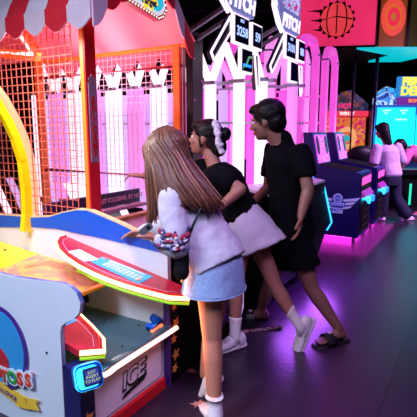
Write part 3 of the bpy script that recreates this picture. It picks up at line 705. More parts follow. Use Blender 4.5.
# ================================================================ hanging basketball canopy and posts
hb = empty('hanging_canopy_sign', (2.4, 9.1, 2.75))
tag(hb, 'hanging red canopy sign with a flaming basketball above the far games', 'sign')
M['sign_red'] = glow('sign_red', (.85, .03, .14), .95, .25, 2)
def wpan(name, p, q, z0, z1, m, par, th=.06, base=(2.4, 9.1, 2.75)):
    p, q = V(p), V(q); d = (q - p).normalized(); n = V((-d.y, d.x, 0)) * th; b = BM(); bs = V(base)
    P = [V((p.x, p.y, z0)), V((q.x, q.y, z0)), V((q.x, q.y, z1)), V((p.x, p.y, z1))]
    A = [b.verts.new(v - bs) for v in P]; B_ = [b.verts.new(v + n - bs) for v in P]
    b.faces.new(A); b.faces.new(B_[::-1])
    for i in range(4): j = (i + 1) % 4; b.faces.new((A[i], B_[i], B_[j], A[j]))
    return obj(name, b, m, par)
pA, pB, pC, pD = (1.30, 8.0, 0), (2.76, 7.75, 0), (3.25, 7.75, 0), (4.3, 8.8, 0)
s1 = wpan('basketball_panel', pA, pB, 2.84, 3.60, M['sign_red'], hb)
s2 = wpan('target_panel', pB, pC, 2.80, 3.75, mat('panel_amber', (.30, .06, .02), .4, emis=(.5, .10, .02), es=.35), hb)
wpan('side_panel', pC, pD, 2.78, 3.75, mat('panel_olive', (.10, .08, .03), .5, emis=(.1, .07, .02), es=.25), hb)
b = BM()
for p in (pB, pC): bar(b, V((p[0], p[1] - .01, 2.80)) - hb.location, V((p[0], p[1] - .01, 3.78)) - hb.location, .05)
bar(b, V((1.3, 8.0, 3.63)) - hb.location, V((2.76, 7.75, 3.63)) - hb.location, .06)
obj('panel_frame', b, M['black'], hb)
dn = (V(pB) - V(pA)).normalized(); nn = V((dn.y, -dn.x, 0))
bc = V(pA) + dn * .83 + V((0, 0, 3.24)) - hb.location + nn * .004
o = obj('ball_burst', star(BM(), bc, .31, dn, Z, nn, .006, 16, .84), M['black'], s1)
obj('ball', disk(BM(), bc + nn * .007, .26, .26, dn, Z, nn, .006), glow('ball_red', (.80, .05, .07), .95, .15, 3), o)
b = BM()
for k in range(-1, 2):
    pts = [bc + nn * .016 + dn * (k * .16 * (1 + .0 * t)) * math.cos(t * .9) + Z * .25 * math.sin(t * 1.3) for t in [i / 4 for i in range(-4, 5)]]
    tube(b, pts, .011, 5)
tube(b, [bc + nn * .016 - dn * .25, bc + nn * .016 + Z * .05, bc + nn * .016 + dn * .25], .011, 5)
obj('ball_seams', b, M['black'], o)
b = BM()
for k in range(3):
    z = .17 - k * .15; vv = [bc + nn * .012 + dn * (-.22) + Z * (z), bc + nn * .012 + dn * (-.24) + Z * (z - .05), bc + nn * .012 + dn * (-.50 + .05 * k) + Z * (z - .02)]
    A = [b.verts.new(p) for p in vv]; B_ = [b.verts.new(p + nn * .006) for p in vv]
    b.faces.new(A); b.faces.new(B_[::-1])
    for i in range(3): j = (i + 1) % 3; b.faces.new((A[i], B_[i], B_[j], A[j]))
obj('flames', b, M['black'], o)
d2n = (V(pC) - V(pB)).normalized(); n2 = V((d2n.y, -d2n.x, 0)); tc_ = V(pB) + d2n * .25 + V((0, 0, 3.26)) - hb.location + n2 * .004
for k, (r, c, s) in enumerate(((.235, (.9, .08, .06), .9), (.16, (.85, .16, .03), .8), (.12, (.9, .03, .08), .9), (.05, (.75, .25, .05), .6))):
    obj('target_ring', disk(BM(), tc_ + n2 * (.004 * k), r * .85, r * 1.25, d2n, Z, n2, .004), glow('ring_%d' % k, c, s), s2)
# soffit under the sign, cyan screen light put into it as emission
def flat(name, pts, z0, z1, m, par, base):
    b = BM(); bs = V(base); A = [b.verts.new(V((x, y, z0)) - bs) for x, y in pts]; B_ = [b.verts.new(V((x, y, z1)) - bs) for x, y in pts]
    b.faces.new(A); b.faces.new(B_[::-1])
    for i in range(len(pts)): j = (i + 1) % len(pts); b.faces.new((A[i], B_[i], B_[j], A[j]))
    return obj(name, b, m, par)
flat('soffit_screen_light', [(2.45, 7.78), (2.93, 7.72), (3.44, 7.72), (3.95, 8.35), (3.75, 9.15), (3.14, 9.2), (3.30, 8.45)], 2.76, 2.79, glow('soffit_cyan', (0, .55, .62), .95), hb, hb.location)
flat('canopy_deck', [(1.3, 8.05), (2.9, 7.85), (3.4, 7.85), (4.3, 8.85), (4.0, 10.4), (1.3, 10.4)], 2.80, 2.83, M['black_matt'], hb, hb.location)
b = BM()
for x, y in ((1.6, 9.5), (3.8, 9.5), (2.9, 8.2)): tube(b, [V((x, y, 2.82)) - hb.location, V((x, y, 4.2)) - hb.location], .015, 6)
obj('hanger', b, M['grey'], hb)
for k, (px, Y_, r, lab) in enumerate(((350.5, 8.5, .035, 'slim dark post left of the red flower game'), (372.5, 8.5, .035, 'slim dark post between the flower game and the cyan fishing screens'))):
    p = at(px, 140, Y_); o = obj('support_post', tube(BM(), [(0, 0, 0), (0, 0, 2.795)], r, 12), M.setdefault('post_violet', mat('post_violet', (.09, .02, .12), .4)), None, True)
    o.location = (p.x, p.y, 0); tag(o, lab, 'post', None)
    b = BM(); disk(b, (0, 0, 0), .09, .09, X, Yv, Z, .02, 16); obj('foot_plate', b, M['post_violet'], o)

# ================================================================ fishing game
fg = empty('fishing_game', (4.19, 8.9, 0)); tag(fg, 'fishing game with big cyan screens and a yellow-lettered sign', 'arcade game')
x0 = -.98
obj('cabinet', box(BM(), (x0 + .25, .10, .0), (1.6, 1.0, 1.93), .01), M['navy'], fg)
obj('screen_frame', box(BM(), (x0, .02, .86), (1.6, .12, 1.93), .012), mat('frame_blue', (.02, .12, .45), .3, emis=(.02, .2, .8), es=.35), fg)
for a, c in ((x0 + .06, x0 + .80), (x0 + .84, x0 + 1.58)):
    s = obj('screen', box(BM(), (a, .005, .92), (c, .022, 1.88)), M['cyan_screen'], fg)
    b = BM()
    for (dx, z, w_) in ((.10, 1.81, .12), (.14, 1.76, .06), (.44, 1.81, .12), (.48, 1.76, .06), (.36, 1.64, .22), (.2, 1.45, .05)): box(b, (a + dx, -.001, z), (a + dx + w_, .006, z + .022))
    obj('screen_icons', b, glow('icons', (.65, .95, .95), 1), s)
    b = BM()
    for (dx, z) in ((.24, 1.83), (.57, 1.83)): ell(b, (a + dx, .002, z), (V((.022, 0, 0)), V((0, .006, 0)), V((0, 0, .012))), 1)
    obj('screen_fish', b, glow('fish_yellow', (.9, .8, .1), 1), s)
obj('control_deck', box(BM(), (x0 + .2, -.55, .62), (1.6, .02, .74), .02), M['black'], fg)
obj('deck_base', box(BM(), (x0 + .3, -.45, .0), (1.6, .02, .62), .01), M['black_matt'], fg)
b = BM(); bar(b, (x0 + .95, -.47, .05), (x0 + .95, -.47, .55), .035); obj('neon_strip', b, glow('strip_lime', (.55, 1, .15), 2.2), fg)
b = BM(); bar(b, (x0 + .60, -.47, .05), (x0 + .60, -.47, .45), .03); obj('neon_strip', b, glow('strip_green', (.02, .6, .35), 1.6), fg)
b = BM()
for k in range(3): bar(b, (x0 + 1.0, -.57, .66 + .04 * k - .04), (x0 + 1.5, -.57, .66 + .04 * k - .04), .01)
obj('neon_strip', b, M['neon_cyan'], fg)
wv_ = obj('wave_topper', prism(BM(), [(x0 + .02, 1.93), (x0 + .02, 2.06), (x0 + .10, 2.18), (x0 + .24, 2.28), (x0 + .4, 2.24), (x0 + .6, 2.22), (x0 + .6, 1.93)], 1, .08, .2),
          art('wave_art', [(.01, .03, .15), (.02, .25, .7), (.5, .8, .95), (.01, .06, .3), (.03, .45, .8)], 3.2, .8), fg)
obj('topper_sign', box(BM(), (x0 + .42, .0, 2.08), (1.6, .1, 2.46), .02), glow('sign_blue', (.02, .25, .65), .9), fg)
yl = glow('sign_yellow', (.95, .85, .08), 1.1)
text('sign_text', 'FISHING', .20, yl, fg, (x0 + .50, -.008, 2.36), X, Z, .006, align='LEFT', bold=.012, space=.95)
text('sign_text', 'DERBY', .22, yl, fg, (x0 + .48, -.008, 2.18), X, Z, .006, align='LEFT', bold=.012)
obj('topper_base', box(BM(), (x0 + .44, .02, 1.93), (1.6, .12, 2.08), .01), glow('topper_violet', (.18, .02, .35), .7), fg)
text('sign_text', 'BONUS', .09, glow('sign_orange', (.95, .25, .05), 1), fg, (x0 + .80, .012, 2.005), X, Z, .004, bold=.004)
l = area('screen_glow', (0, 0, 0), (0, 0, -1), 1.6, 16, (0, .9, 1), fg, sy=1.0); l.location = (-.1, -.12, 1.4); l.rotation_euler = (math.radians(68), 0, 0)

# ================================================================ flower game (small, far)
rg = empty('flower_game', (2.95, 9.95, 0)); tag(rg, 'small red and orange game with flower print and mountain topper', 'arcade game')
obj('cabinet', box(BM(), (-.40, .0, 0), (.50, .6, 1.85), .01), M['red'], rg)
obj('flower_print', box(BM(), (-.38, -.012, .8), (.46, .0, 1.72)), art('flower_art', [(.9, .05, .05), (.9, .25, .03), (.75, .02, .15), (.9, .35, .08)], 4, .75), rg)
b = BM()
for k in range(8): a = k * math.pi / 4; disk(b, (.06 + .17 * math.cos(a), -.016, 1.28 + .19 * math.sin(a)), .06, .085, V((math.cos(a), 0, math.sin(a))), V((-math.sin(a), 0, math.cos(a))), -Yv, .003, 14)
obj('petals', b, glow('petal', (.95, .45, .18), .9), rg)
obj('flower_centre', disk(BM(), (.06, -.019, 1.28), .07, .07, X, Z, -Yv, .004, 20), glow('flower_teal', (.02, .5, .5), .9), rg)
obj('header', box(BM(), (-.42, -.03, 1.74), (.50, .02, 1.86)), glow('header_red', (.9, .04, .10), .95), rg)
text('header_text', 'WIN IT', .10, glow('header_white', (.9, .85, .8), 1.1), rg, (.04, -.036, 1.80), X, Z, .003, bold=.004)
obj('mountain_topper', prism(BM(), [(-.42, 1.86), (-.42, 2.02), (-.25, 2.12), (-.05, 2.26), (.1, 2.30), (.25, 2.20), (.42, 2.08), (.50, 2.0), (.50, 1.86)], 1, .0, .12),
    art('mountain_art', [(.02, .02, .08), (.10, .03, .05), (.04, .06, .18), (.45, .10, .03), (.02, .02, .06)], 5, .6), rg)
text('topper_text', 'HOT', .14, glow('topper_pink', (.95, .03, .2), 1), rg, (.0, -.01, 1.96), X, Z, .004, bold=.006)
obj('side_light', box(BM(), (-.47, -.02, .3), (-.42, .1, 1.7)), art('side_art', [(.02, .3, .8), (.95, .5, .02), (.02, .2, .5), (.8, .05, .3)], 6, .9), rg)

# dark game seat behind the basketball games
gs = empty('game_seat', (2.56, 7.75, 0)); tag(gs, 'dark rounded game seat between the basketball games and the woman in white', 'seat')
b = BM(); ell(b, (.06, 0, 1.02), (V((.24, 0, 0)), V((0, .10, 0)), V((0, 0, .17))), 3); cap(b, (-.08, .03, .75), (-.08, .03, 1.0), .10, .12); cap(b, (.2, .03, .75), (.2, .03, 1.0), .10, .12)
blend('backrest', b, M['black'], gs, .02, 3)
obj('seat', box(BM(), (-.18, -.45, .50), (.30, .05, .62), .04), M['black'], gs)
obj('pedestal', box(BM(), (-.1, -.35, 0), (.22, .0, .5), .02), M['black_matt'], gs)

# ================================================================ prize machine far left
pm = gempty('prize_machine', 1.25, 3.45)
pm.location = ORG + D1 * 1.1 + D2 * 3.75
tag(pm, 'dark prize machine with red lit letters, seen through the orange net', 'arcade game')
obj('cabinet', box(BM(), (0, -.2, 0), (.5, 1.6, 2.3), .01), M['black_matt'], pm)
obj('red_column', box(BM(), (-.03, -.22, .4), (.0, -.06, 2.2)), glow('column_red', (.30, .01, .01), .5), pm)
text('column_text', 'P\nR\nI\nZ\nE', .17, glow('column_amber', (.9, .30, .03), .9), pm, (-.036, -.14, 1.55), -Yv, Z, .003, line=.9)
obj('lit_shelf', box(BM(), (-.35, .2, .75), (.0, 1.5, .82)), glow('shelf_rose', (.75, .05, .12), .7), pm)
obj('green_light', tube(BM(), [(-.36, .35, 1.05), (-.36, .75, 1.0)], .02, 8), glow('green', (.05, .8, .15), 1.6), pm, True)
obj('window_glow', box(BM(), (-.02, .45, 1.0), (-.005, 1.4, 2.1)), art('prize_art', [(.01, .01, .02), (.5, .08, .2), (.02, .01, .03), (.7, .5, .6), (.02, .02, .05), (.3, .03, .1)], 3.5, .6), pm)

# ================================================================ people
M['skin_a'] = mat('skin_light', (.45, .19, .12), .5, var=.05, scale=30)
M['skin_b'] = mat('skin_tan', (.34, .135, .10), .5, var=.05, scale=30)
M['skin_c'] = mat('skin_olive', (.26, .11, .085), .5, var=.05, scale=30)
M['hair_brown'] = mat('hair_brown', (.12, .045, .025), .45, var=.35, scale=60)
M['hair_light'] = mat('hair_light_brown', (.26, .10, .055), .38, var=.3, scale=60)
M['hair_black'] = cloth(mat('hair_black', (.004, .003, .004), .5, var=.3, scale=40), .25)
M['tee_grey'] = mat('tee_pale_grey', (.46, .45, .55), .85, var=.04, scale=14, bump=.5)
M['denim'] = mat('denim_light', (.28, .42, .66), .85, var=.12, scale=90, bump=.3)
M['tee_black'] = cloth(mat('tee_black', (.0035, .0035, .005), .95, var=.2, scale=20, bump=.3))
M['white_cloth'] = mat('white_cloth', (.60, .54, .68), .8, var=.03, scale=14, bump=.4)
M['white_shoe'] = mat('white_leather', (.72, .68, .72), .45, var=.03)
M['sole'] = mat('sole_white', (.62, .58, .62), .6)
M['sock'] = mat('sock_white', (.75, .70, .74), .9, bump=.3, scale=80)
M['slide'] = mat('slide_black', (.015, .012, .014), .5)
M['nail'] = mat('nail', (.6, .35, .3), .3)
M['eye'] = mat('eye_white', (.7, .68, .66), .2); M['iris'] = mat('iris_dark', (.02, .01, .01), .2)
M['lip'] = mat('lip', (.45, .12, .10), .5)
M['jeans'] = mat('jeans_dark', (.004, .009, .030), .85, var=.15, scale=60)
M['pink_tee'] = mat('pink_tee', (.60, .16, .36), .85, bump=.3)
UP = V((0, 0, 1))
def frame(Fd, Ud=UP):
    Fd = V(Fd).normalized(); Rt = Fd.cross(V(Ud)).normalized(); return Fd, Rt, Rt.cross(Fd).normalized()
def head(bm, c, Fd, Ud, s=1):
    Fv, R_, U_ = frame(Fd, Ud); P = lambda f, r, u: c + (Fv * f + R_ * r + U_ * u) * s
    A = lambda f, r, u: (Fv * f * s, R_ * r * s, U_ * u * s)
    ell(bm, P(-.012, 0, .018), A(.095, .074, .098)); ell(bm, P(.028, 0, -.035), A(.062, .058, .078))
    ell(bm, P(.058, 0, -.085), A(.032, .030, .024), 2); ell(bm, P(.03, 0, -.07), A(.05, .05, .035), 2)
    ell(bm, P(.076, 0, .022), A(.014, .050, .012), 2)                                 # brow
    cap(bm, P(.088, 0, .004), P(.108, 0, -.026), .008 * s, .012 * s, 8); ell(bm, P(.098, 0, -.030), A(.014, .017, .009), 2)  # nose
    ell(bm, P(.088, 0, -.056), A(.012, .023, .006), 2); ell(bm, P(.085, 0, -.066), A(.012, .020, .007), 2)  # lips
    for r in (-1, 1):
        ell(bm, P(-.002, r * .075, -.012), A(.019, .008, .030), 2); ell(bm, P(.066, r * .038, -.025), A(.022, .020, .022), 2)
    return P, A
def face_bits(par, c, Fd, Ud, s=1):
    Fv, R_, U_ = frame(Fd, Ud); P = lambda f, r, u: c + (Fv * f + R_ * r + U_ * u) * s
    for r in (-1, 1):
        b = BM(); ball(b, P(.079, r * .031, .002), .0115 * s, 2); e = obj('eye', b, M['eye'], par, True)
        b = BM(); ball(b, P(.0885, r * .032, .002), .0048 * s, 2); obj('iris', b, M['iris'], e, True)
        b = BM(); tube(b, [P(.088, r * .014, .022), P(.090, r * .032, .028), P(.080, r * .052, .022)], [.003 * s, .004 * s, .002 * s], 6); obj('eyebrow', b, M['hair_black'], par, True)
    b = BM(); ell(b, P(.0935, 0, -.061), (Fv * .008 * s, R_ * .020 * s, U_ * .007 * s), 2); obj('lips', b, M['lip'], par, True)
def hand(bm, w, d, n, side, curl=.5, s=1, spread=1.0):
    """w wrist, d direction, n palm normal, side +-1 tells where the thumb is"""
    d = V(d).normalized(); n = V(n); n = (n - d * n.dot(d)).normalized(); l = d.cross(n) * side
    loft(bm, [(w - d * .01 * s, l * .024 * s, n * .018 * s), (w + d * .03 * s, l * .034 * s, n * .017 * s), (w + d * .07 * s, l * .040 * s, n * .015 * s), (w + d * .092 * s, l * .037 * s, n * .011 * s)], 12)
    for k, (off, L_, r) in enumerate(((.029, .070, .0085), (.010, .080, .009), (-.010, .074, .0085), (-.028, .058, .0075))):
        p = w + (d * .085 + l * off) * s; dd = (d + l * off * 2.2 * spread).normalized(); a = curl * (1 + .12 * k)
        for j, q in enumerate((.45, .32, .25)):
            dd = (dd * math.cos(a * .6) + n * math.sin(a * .6)).normalized(); q2 = p + dd * L_ * q * s
            cap(bm, p, q2, r * s * (1 - .1 * j), r * s * (.92 - .1 * j), 8); p = q2
    p = w + (d * .025 + l * .028) * s; q1 = p + (d * .55 + l * .75 + n * .3).normalized() * .042 * s; q2 = q1 + (d * .85 + l * .3 + n * .35).normalized() * .032 * s
    cap(bm, p, q1, .014 * s, .010 * s, 8); cap(bm, q1, q2, .010 * s, .008 * s, 8)
def bare_foot(bm, an, f, up=UP, s=1):
    """an ankle centre, sole is .085 below along up"""
    Fv, R_, U_ = frame(f, up); P = lambda a, r, u: an + (Fv * a + R_ * r + U_ * u) * s
    rings = []
    for a, w_, h_, z in ((-.058, .022, .022, -.058), (-.045, .031, .036, -.048), (-.01, .033, .046, -.038), (.04, .036, .034, -.050), (.09, .041, .022, -.062), (.125, .043, .015, -.068), (.14, .038, .011, -.072)):
        rings.append((P(a, 0, z), R_ * w_ * s, U_ * h_ * s))
    loft(bm, rings, 14)
    for k in range(5):
        r = -.030 + .015 * k; cap(bm, P(.13, r, -.071), P(.155 + (.008 if k in (1, 3) else .012 if k == 2 else 0), r, -.074), .0085 * s, .0085 * s, 8)
def leg(bm, hip, kn, an, s=1):
    cap(bm, hip, kn, .082 * s, .052 * s); m = kn + (an - kn) * .30
    cap(bm, kn, m, .050 * s, .054 * s); cap(bm, m, an, .053 * s, .032 * s)
def arm(bm, sh, el, wr, s=1):
    cap(bm, sh, el, .046 * s, .037 * s); m = el + (wr - el) * .25
    cap(bm, el, m, .036 * s, .038 * s); cap(bm, m, wr, .038 * s, .024 * s)
def torso_rings(pel, ch, nk, R_, hw=.16, ww=.125, cw=.165, dep=1.0, grow=0):
    ax = (ch - pel).normalized(); D = ax.cross(R_).normalized(); R2 = D.cross(ax).normalized() if False else R_
    out = []
    for t, w_, d in ((-.10, hw * .8, .09), (0, hw, .115), (.25, (hw + ww) / 2, .105), (.5, ww, .095), (.75, (ww + cw) / 2, .105), (1, cw, .11)):
        c = pel + (ch - pel) * t; out.append((c, R2 * (w_ + grow), D * (d * dep + grow)))
    ax2 = (nk - ch); out.append((ch + ax2 * .45, R2 * (cw * .86 + grow), D * (.088 * dep + grow))); out.append((ch + ax2 * .8, R2 * (.085 + grow), D * (.062 + grow)))
    return out
def sneaker(name_par, an, f, up=UP, s=1, red=True):
    Fv, R_, U_ = frame(f, up); P = lambda a, r, u: an + (Fv * a + R_ * r + U_ * u) * s
    rings = []
    for a, w_, h_, z in ((-.078, .022, .030, -.048), (-.068, .034, .042, -.042), (-.03, .040, .052, -.036), (.02, .041, .047, -.042), (.07, .045, .032, -.056), (.12, .048, .026, -.062), (.165, .040, .022, -.066), (.185, .022, .015, -.070)):
        rings.append((P(a, 0, z), R_ * w_ * s, U_ * h_ * s))
    b = BM(); loft(b, rings, 16); sh = blend('sneaker', b, M['white_shoe'], name_par, .006, 3)
    b = BM(); rings = []
    for a, w_ in ((-.085, .024), (-.072, .038), (-.03, .043), (.03, .043), (.08, .049), (.13, .051), (.175, .040), (.195, .020)): rings.append((P(a, 0, -.083), R_ * w_ * s, U_ * .015 * s))
    loft(b, rings, 14); obj('sole', b, M['sole'], sh, True)
    for k in range(5):
        a = .035 + k * .018; z = .004 - k * .0085; b = BM()
        tube(b, [P(a, -.022, z - .006), P(a + .004, 0, z + .001), P(a, .022, z - .006)], .0035 * s, 6); obj('lace', b, M['sock'], sh, True)
    for r in (-1, 1):
        b = BM(); tube(b, [P(-.05, r * .040, -.05), P(.0, r * .0445, -.062), (P(.05, r * .044, -.045))], .0025 * s, 5); obj('side_seam', b, M['sole'], sh, True)
    return sh
def sock(par, an, kn, f, h=.12, s=1, print_=True):
    d = (kn - an).normalized(); Fv, R_, U_ = frame(f, d); b = BM()
    rings = [(an + d * t * s, R_ * r * s, Fv * r * s) for t, r in ((-.05, .040), (-.01, .039), (.03, .037), (.08, .041), (h, .045), (h + .006, .0445), (h + .006, .040))]
    loft(b, rings, 20); sk = obj('sock', b, M['sock'], par, True)
    if print_:
        for k in range(2):
            b = BM(); z = .085 + k * .014
            for i in range(5): a = math.pi * (.05 + .12 * i) + (math.pi / 3 if True else 0); c = an + d * z * s + (R_ * -math.sin(a) + Fv * math.cos(a)) * .0425 * s; box(b, c - V((.003, .003, .002)), c + V((.003, .003, .002)))
            obj('sock_print', b, M.setdefault('sock_print', mat('sock_print', (.55, .14, .18), .8)), sk)
    return sk
def slide(par, an, f, up=UP, s=1):
    Fv, R_, U_ = frame(f, up); P = lambda a, r, u: an + (Fv * a + R_ * r + U_ * u) * s; b = BM()
    rings = [(P(a, 0, -.100), R_ * w_ * s, U_ * h_ * s) for a, w_, h_ in ((-.085, .022, .014), (-.07, .038, .020), (-.02, .043, .019), (.05, .046, .017), (.12, .052, .015), (.165, .045, .014), (.19, .022, .011))]
    loft(b, rings, 16); so = obj('slide_sandal', b, M['slide'], par, True)
    b = BM(); rings = []
    for k in range(9):
        t = math.pi * k / 8; c = P(.075, -.050 * math.cos(t), -.092 + .066 * math.sin(t)); rings.append((c, Fv * .040 * s, (R_ * -math.cos(t) + U_ * math.sin(t)).normalized() * .006 * s))
    loft(b, rings, 10); st = obj('strap', b, M['slide'], so, True)
    b = BM(); disk(b, P(.075, -.012, -.018), .014, .014, R_, Fv, U_, .004, 16); obj('strap_mark', b, M['sole'], st)
    return so
def hair_cap(bm, c, Fd, Ud, s=1, low=0):
    Fv, R_, U_ = frame(Fd, Ud); P = lambda f, r, u: c + (Fv * f + R_ * r + U_ * u) * s; A = lambda f, r, u: (Fv * f * s, R_ * r * s, U_ * u * s)
    ell(bm, P(-.022, 0, .038), A(.098, .084, .090)); ell(bm, P(-.052, 0, -.01 - low), A(.062, .074, .075)); ell(bm, P(.048, 0, .075), A(.048, .060, .036), 2)
    return P, A

def strands(name, guides, n, r, m, par, jit=.01, seed=1, npt=10, ns=5):
    """hair locks: each follows an interpolation between neighbouring guide curves"""
    rnd = random.Random(seed); b = BM()
    def ev(g, t):
        x = t * (len(g) - 1); i = min(int(x), len(g) - 2); f_ = x - i
        p0 = g[max(i - 1, 0)]; p1 = g[i]; p2 = g[i + 1]; p3 = g[min(i + 2, len(g) - 1)]
        return .5 * ((2 * p1) + (p2 - p0) * f_ + (2 * p0 - 5 * p1 + 4 * p2 - p3) * f_ ** 2 + (3 * p1 - p0 - 3 * p2 + p3) * f_ ** 3)
    for k in range(n):
        u = (k + rnd.random()) / n * (len(guides) - 1); i = min(int(u), len(guides) - 2); f_ = u - i
        off = V([rnd.uniform(-jit, jit) for _ in range(3)]); end = rnd.uniform(.9, 1.0); pts = []; rs = []
        for j in range(npt):
            t = j / (npt - 1) * end; p = ev(guides[i], t).lerp(ev(guides[i + 1], t), f_)
            pts.append(p + off * (.4 + .8 * t)); rs.append(r * (1.0 if t < .6 else max(.15, 1 - (t - .6) * 2.0)) * (.7 if j == 0 else 1))
        tube(b, pts, rs, ns)
    return obj(name, b, m, par, True)
def person(label, base, cat='person'):
    p = empty('person', base); tag(p, label, cat); return p
def settle(root):
    """children were built in world space: shift them under the root"""
    for ch in list(root.children):
        ch.matrix_parent_inverse = Matrix.Identity(4); ch.location = ch.location - root.location

# ---- girl with long hair, nearest
P1 = person('young woman with long light brown hair, pale tee with printed sleeve and denim skirt', (at(214, 400, 2.12).x, 2.12, 0))
Fd = V((-.86, .50, 0)); Rt = V((.50, .86, 0))
hd = at(168, 154, 2.27); hF = V((-.82, .42, -.34)).normalized()
nk = at(177, 181, 2.24); ch = at(187, 206, 2.22); pel = at(213, 256, 2.16)
shL = at(172, 199, 2.09); shR = at(193, 191, 2.36); elL = at(176, 246, 2.00); wrL = at(157, 239, 2.03); elR = at(172, 226, 2.40); wrR = at(145, 232, 2.42)
hpL = at(209, 268, 2.11); knL = at(212, 338, 2.09); anL = V((at(214, 404, 1.99).x + .005, 1.99, .085))
hpR = at(219, 266, 2.24); knR = at(212, 334, 2.30); anR = at(205, 374, 2.27)
b = BM(); head(b, hd, hF, V((-.25, .15, .95))); cap(b, nk + V((0, 0, -.04)), hd + V((.02, 0, -.06)), .055, .050)
loft(b, torso_rings(pel, ch, nk, Rt, .145, .115, .155), 20)
arm(b, shL, elL, wrL); arm(b, shR, elR, wrR)
hand(b, wrL, V((-.85, .25, .35)), V((.2, -.3, -.9)), 1, .75, .95); hand(b, wrR, V((-.9, .2, -.1)), V((0, 0, -1)), -1, .4, .95)
leg(b, hpL, knL, anL, .93); leg(b, hpR, knR, anR, .93)
bd1 = blend('body', b, M['skin_a'], P1, .0065, 3)
face_bits(P1, hd, hF, V((-.25, .15, .95)))
b = BM(); loft(b, torso_rings(pel + (pel - ch) * .05, ch, nk, Rt, .150, .145, .165, 1.05, .018), 24)
cap(b, shL, shL + (elL - shL) * .98, .068, .064); cap(b, shR, elR, .066, .058); cap(b, elL, elL + (wrL - elL) * .62, .062, .050); cap(b, elR, wrR, .058, .045)
d_ = (pel - ch).normalized(); Dp = d_.cross(Rt).normalized()
loft(b, [(pel - d_ * .12, Rt * .165, Dp * .13), (pel, Rt * .172, Dp * .145), (pel + d_ * .05, Rt * .176, Dp * .15)], 24)
tee1 = blend('tee', b, M['tee_grey'], P1, .009, 3, .016, .07)
# flower print on the near sleeve
prn = BM(); rnd = random.Random(3)
ctr = elL + V((-.02, 0, .03)); nn_ = V((.0, -1, .1)).normalized()
M['print_red'] = mat('print_red', (.34, .02, .06), .8); M['print_navy'] = mat('print_navy', (.05, .05, .16), .8); M['print_pale'] = mat('print_pale', (.65, .60, .66), .8)
def sleeve_patch(mname, seed, n, r0, r1):
    rr = random.Random(seed); b = BM()
    for k in range(n):
        t = rr.random(); a = rr.uniform(-1.2, 1.2)
        if rr.random() < .6: c0 = shL + (elL - shL) * (.60 + .45 * t); R0 = .074
        else: c0 = elL + (wrL - elL) * (.5 * t); R0 = .066
        x = V((1, 0, 0)); o_ = (V((0, -1, 0)) * math.cos(a) + x * math.sin(a)).normalized(); c = c0 + o_ * R0
        s_ = basis(o_); q = rr.uniform(r0, r1); ell(b, c, (s_[0] * q, s_[1] * q * rr.uniform(.4, 1), o_ * .006), 1)
    o = obj('sleeve_print', b, M[mname], tee1, True); o['kind'] = 'stuff'; return o
sleeve_patch('print_red', 4, 16, .012, .024); sleeve_patch('print_navy', 9, 44, .007, .016); sleeve_patch('print_pale', 14, 26, .005, .012)
# denim skirt
b = BM(); hb_ = pel + V((0.005, 0, -.02))
loft(b, [(hb_ + V((0, 0, .08)), Rt * .145, Fd * .115), (hb_, Rt * .170, Fd * .138), (hb_ - V((0, 0, .10)), Rt * .180, Fd * .148), (hb_ - V((-.002, 0, .150)), Rt * .186, Fd * .152)], 28)
sk1 = blend('skirt', b, M['denim'], P1, .009, 2, .006, .08)
b = BM(); tube(b, [hb_ - V((-.002, 0, .146)) + Rt * .187 * math.cos(a) + Fd * .153 * math.sin(a) for a in [i * math.pi / 14 for i in range(29)]], .0035, 5); obj('skirt_hem', b, M['denim'], sk1, True)
# hair
hs = V((-.25, .15, .95)); Hf, Hr, Hu = frame(hF, hs); HP = lambda f, r, u: hd + Hf * f + Hr * r + Hu * u
b = BM(); hair_cap(b, hd, hF, hs, .99, .01); hc = blend('hair', b, M['hair_brown'], P1, .008, 3)
gd = [  # from the face side round the near side to the back
    [HP(.03, -.02, .115), HP(.088, -.055, .06), at(147, 160, 2.20), at(147, 180, 2.17), at(149, 205, 2.15), at(148, 226, 2.14)],
    [HP(.02, -.02, .125), HP(.065, -.078, .06), at(151, 162, 2.16), at(155, 182, 2.14), at(156, 205, 2.13), at(157, 222, 2.12)],
    [HP(.0, -.015, .13), HP(.03, -.092, .05), at(160, 164, 2.13), at(164, 182, 2.09), at(171, 196, 2.05), at(186, 208, 2.03)],
    [HP(-.02, -.01, .13), HP(-.03, -.095, .06), at(172, 160, 2.14), at(180, 178, 2.07), at(192, 196, 2.04), at(203, 212, 2.04)],
    [HP(-.04, .0, .13), HP(-.08, -.07, .06), at(181, 156, 2.18), at(191, 174, 2.12), at(205, 194, 2.08), at(216, 212, 2.08)],
    [HP(-.05, .02, .12), HP(-.11, -.01, .05), at(187, 157, 2.26), at(199, 174, 2.22), at(212, 192, 2.16), at(225, 208, 2.14)],
    [HP(-.05, .04, .12), HP(-.10, .06, .04), at(186, 160, 2.34), at(198, 176, 2.32), at(210, 192, 2.28), at(222, 205, 2.24)]]
strands('hair_locks', gd, 230, .0085, M['hair_brown'], hc, .010, 1)
strands('hair_highlights', gd, 60, .006, M['hair_light'], hc, .014, 5)
sock(P1, anL, knL, V((-.25, .97, 0)), .060, 1.0, False)
b = BM(); bare_foot(b, anL, V((-.25, .97, 0)), UP, 1.1); obj('sock_foot', b, M['sock'], P1, True)
b = BM(); bare_foot(b, anR, V((-.55, .3, -.75)), V((-.7, .35, .6)), 1.12); obj('sock_foot', b, M['sock'], P1, True)
settle(P1)
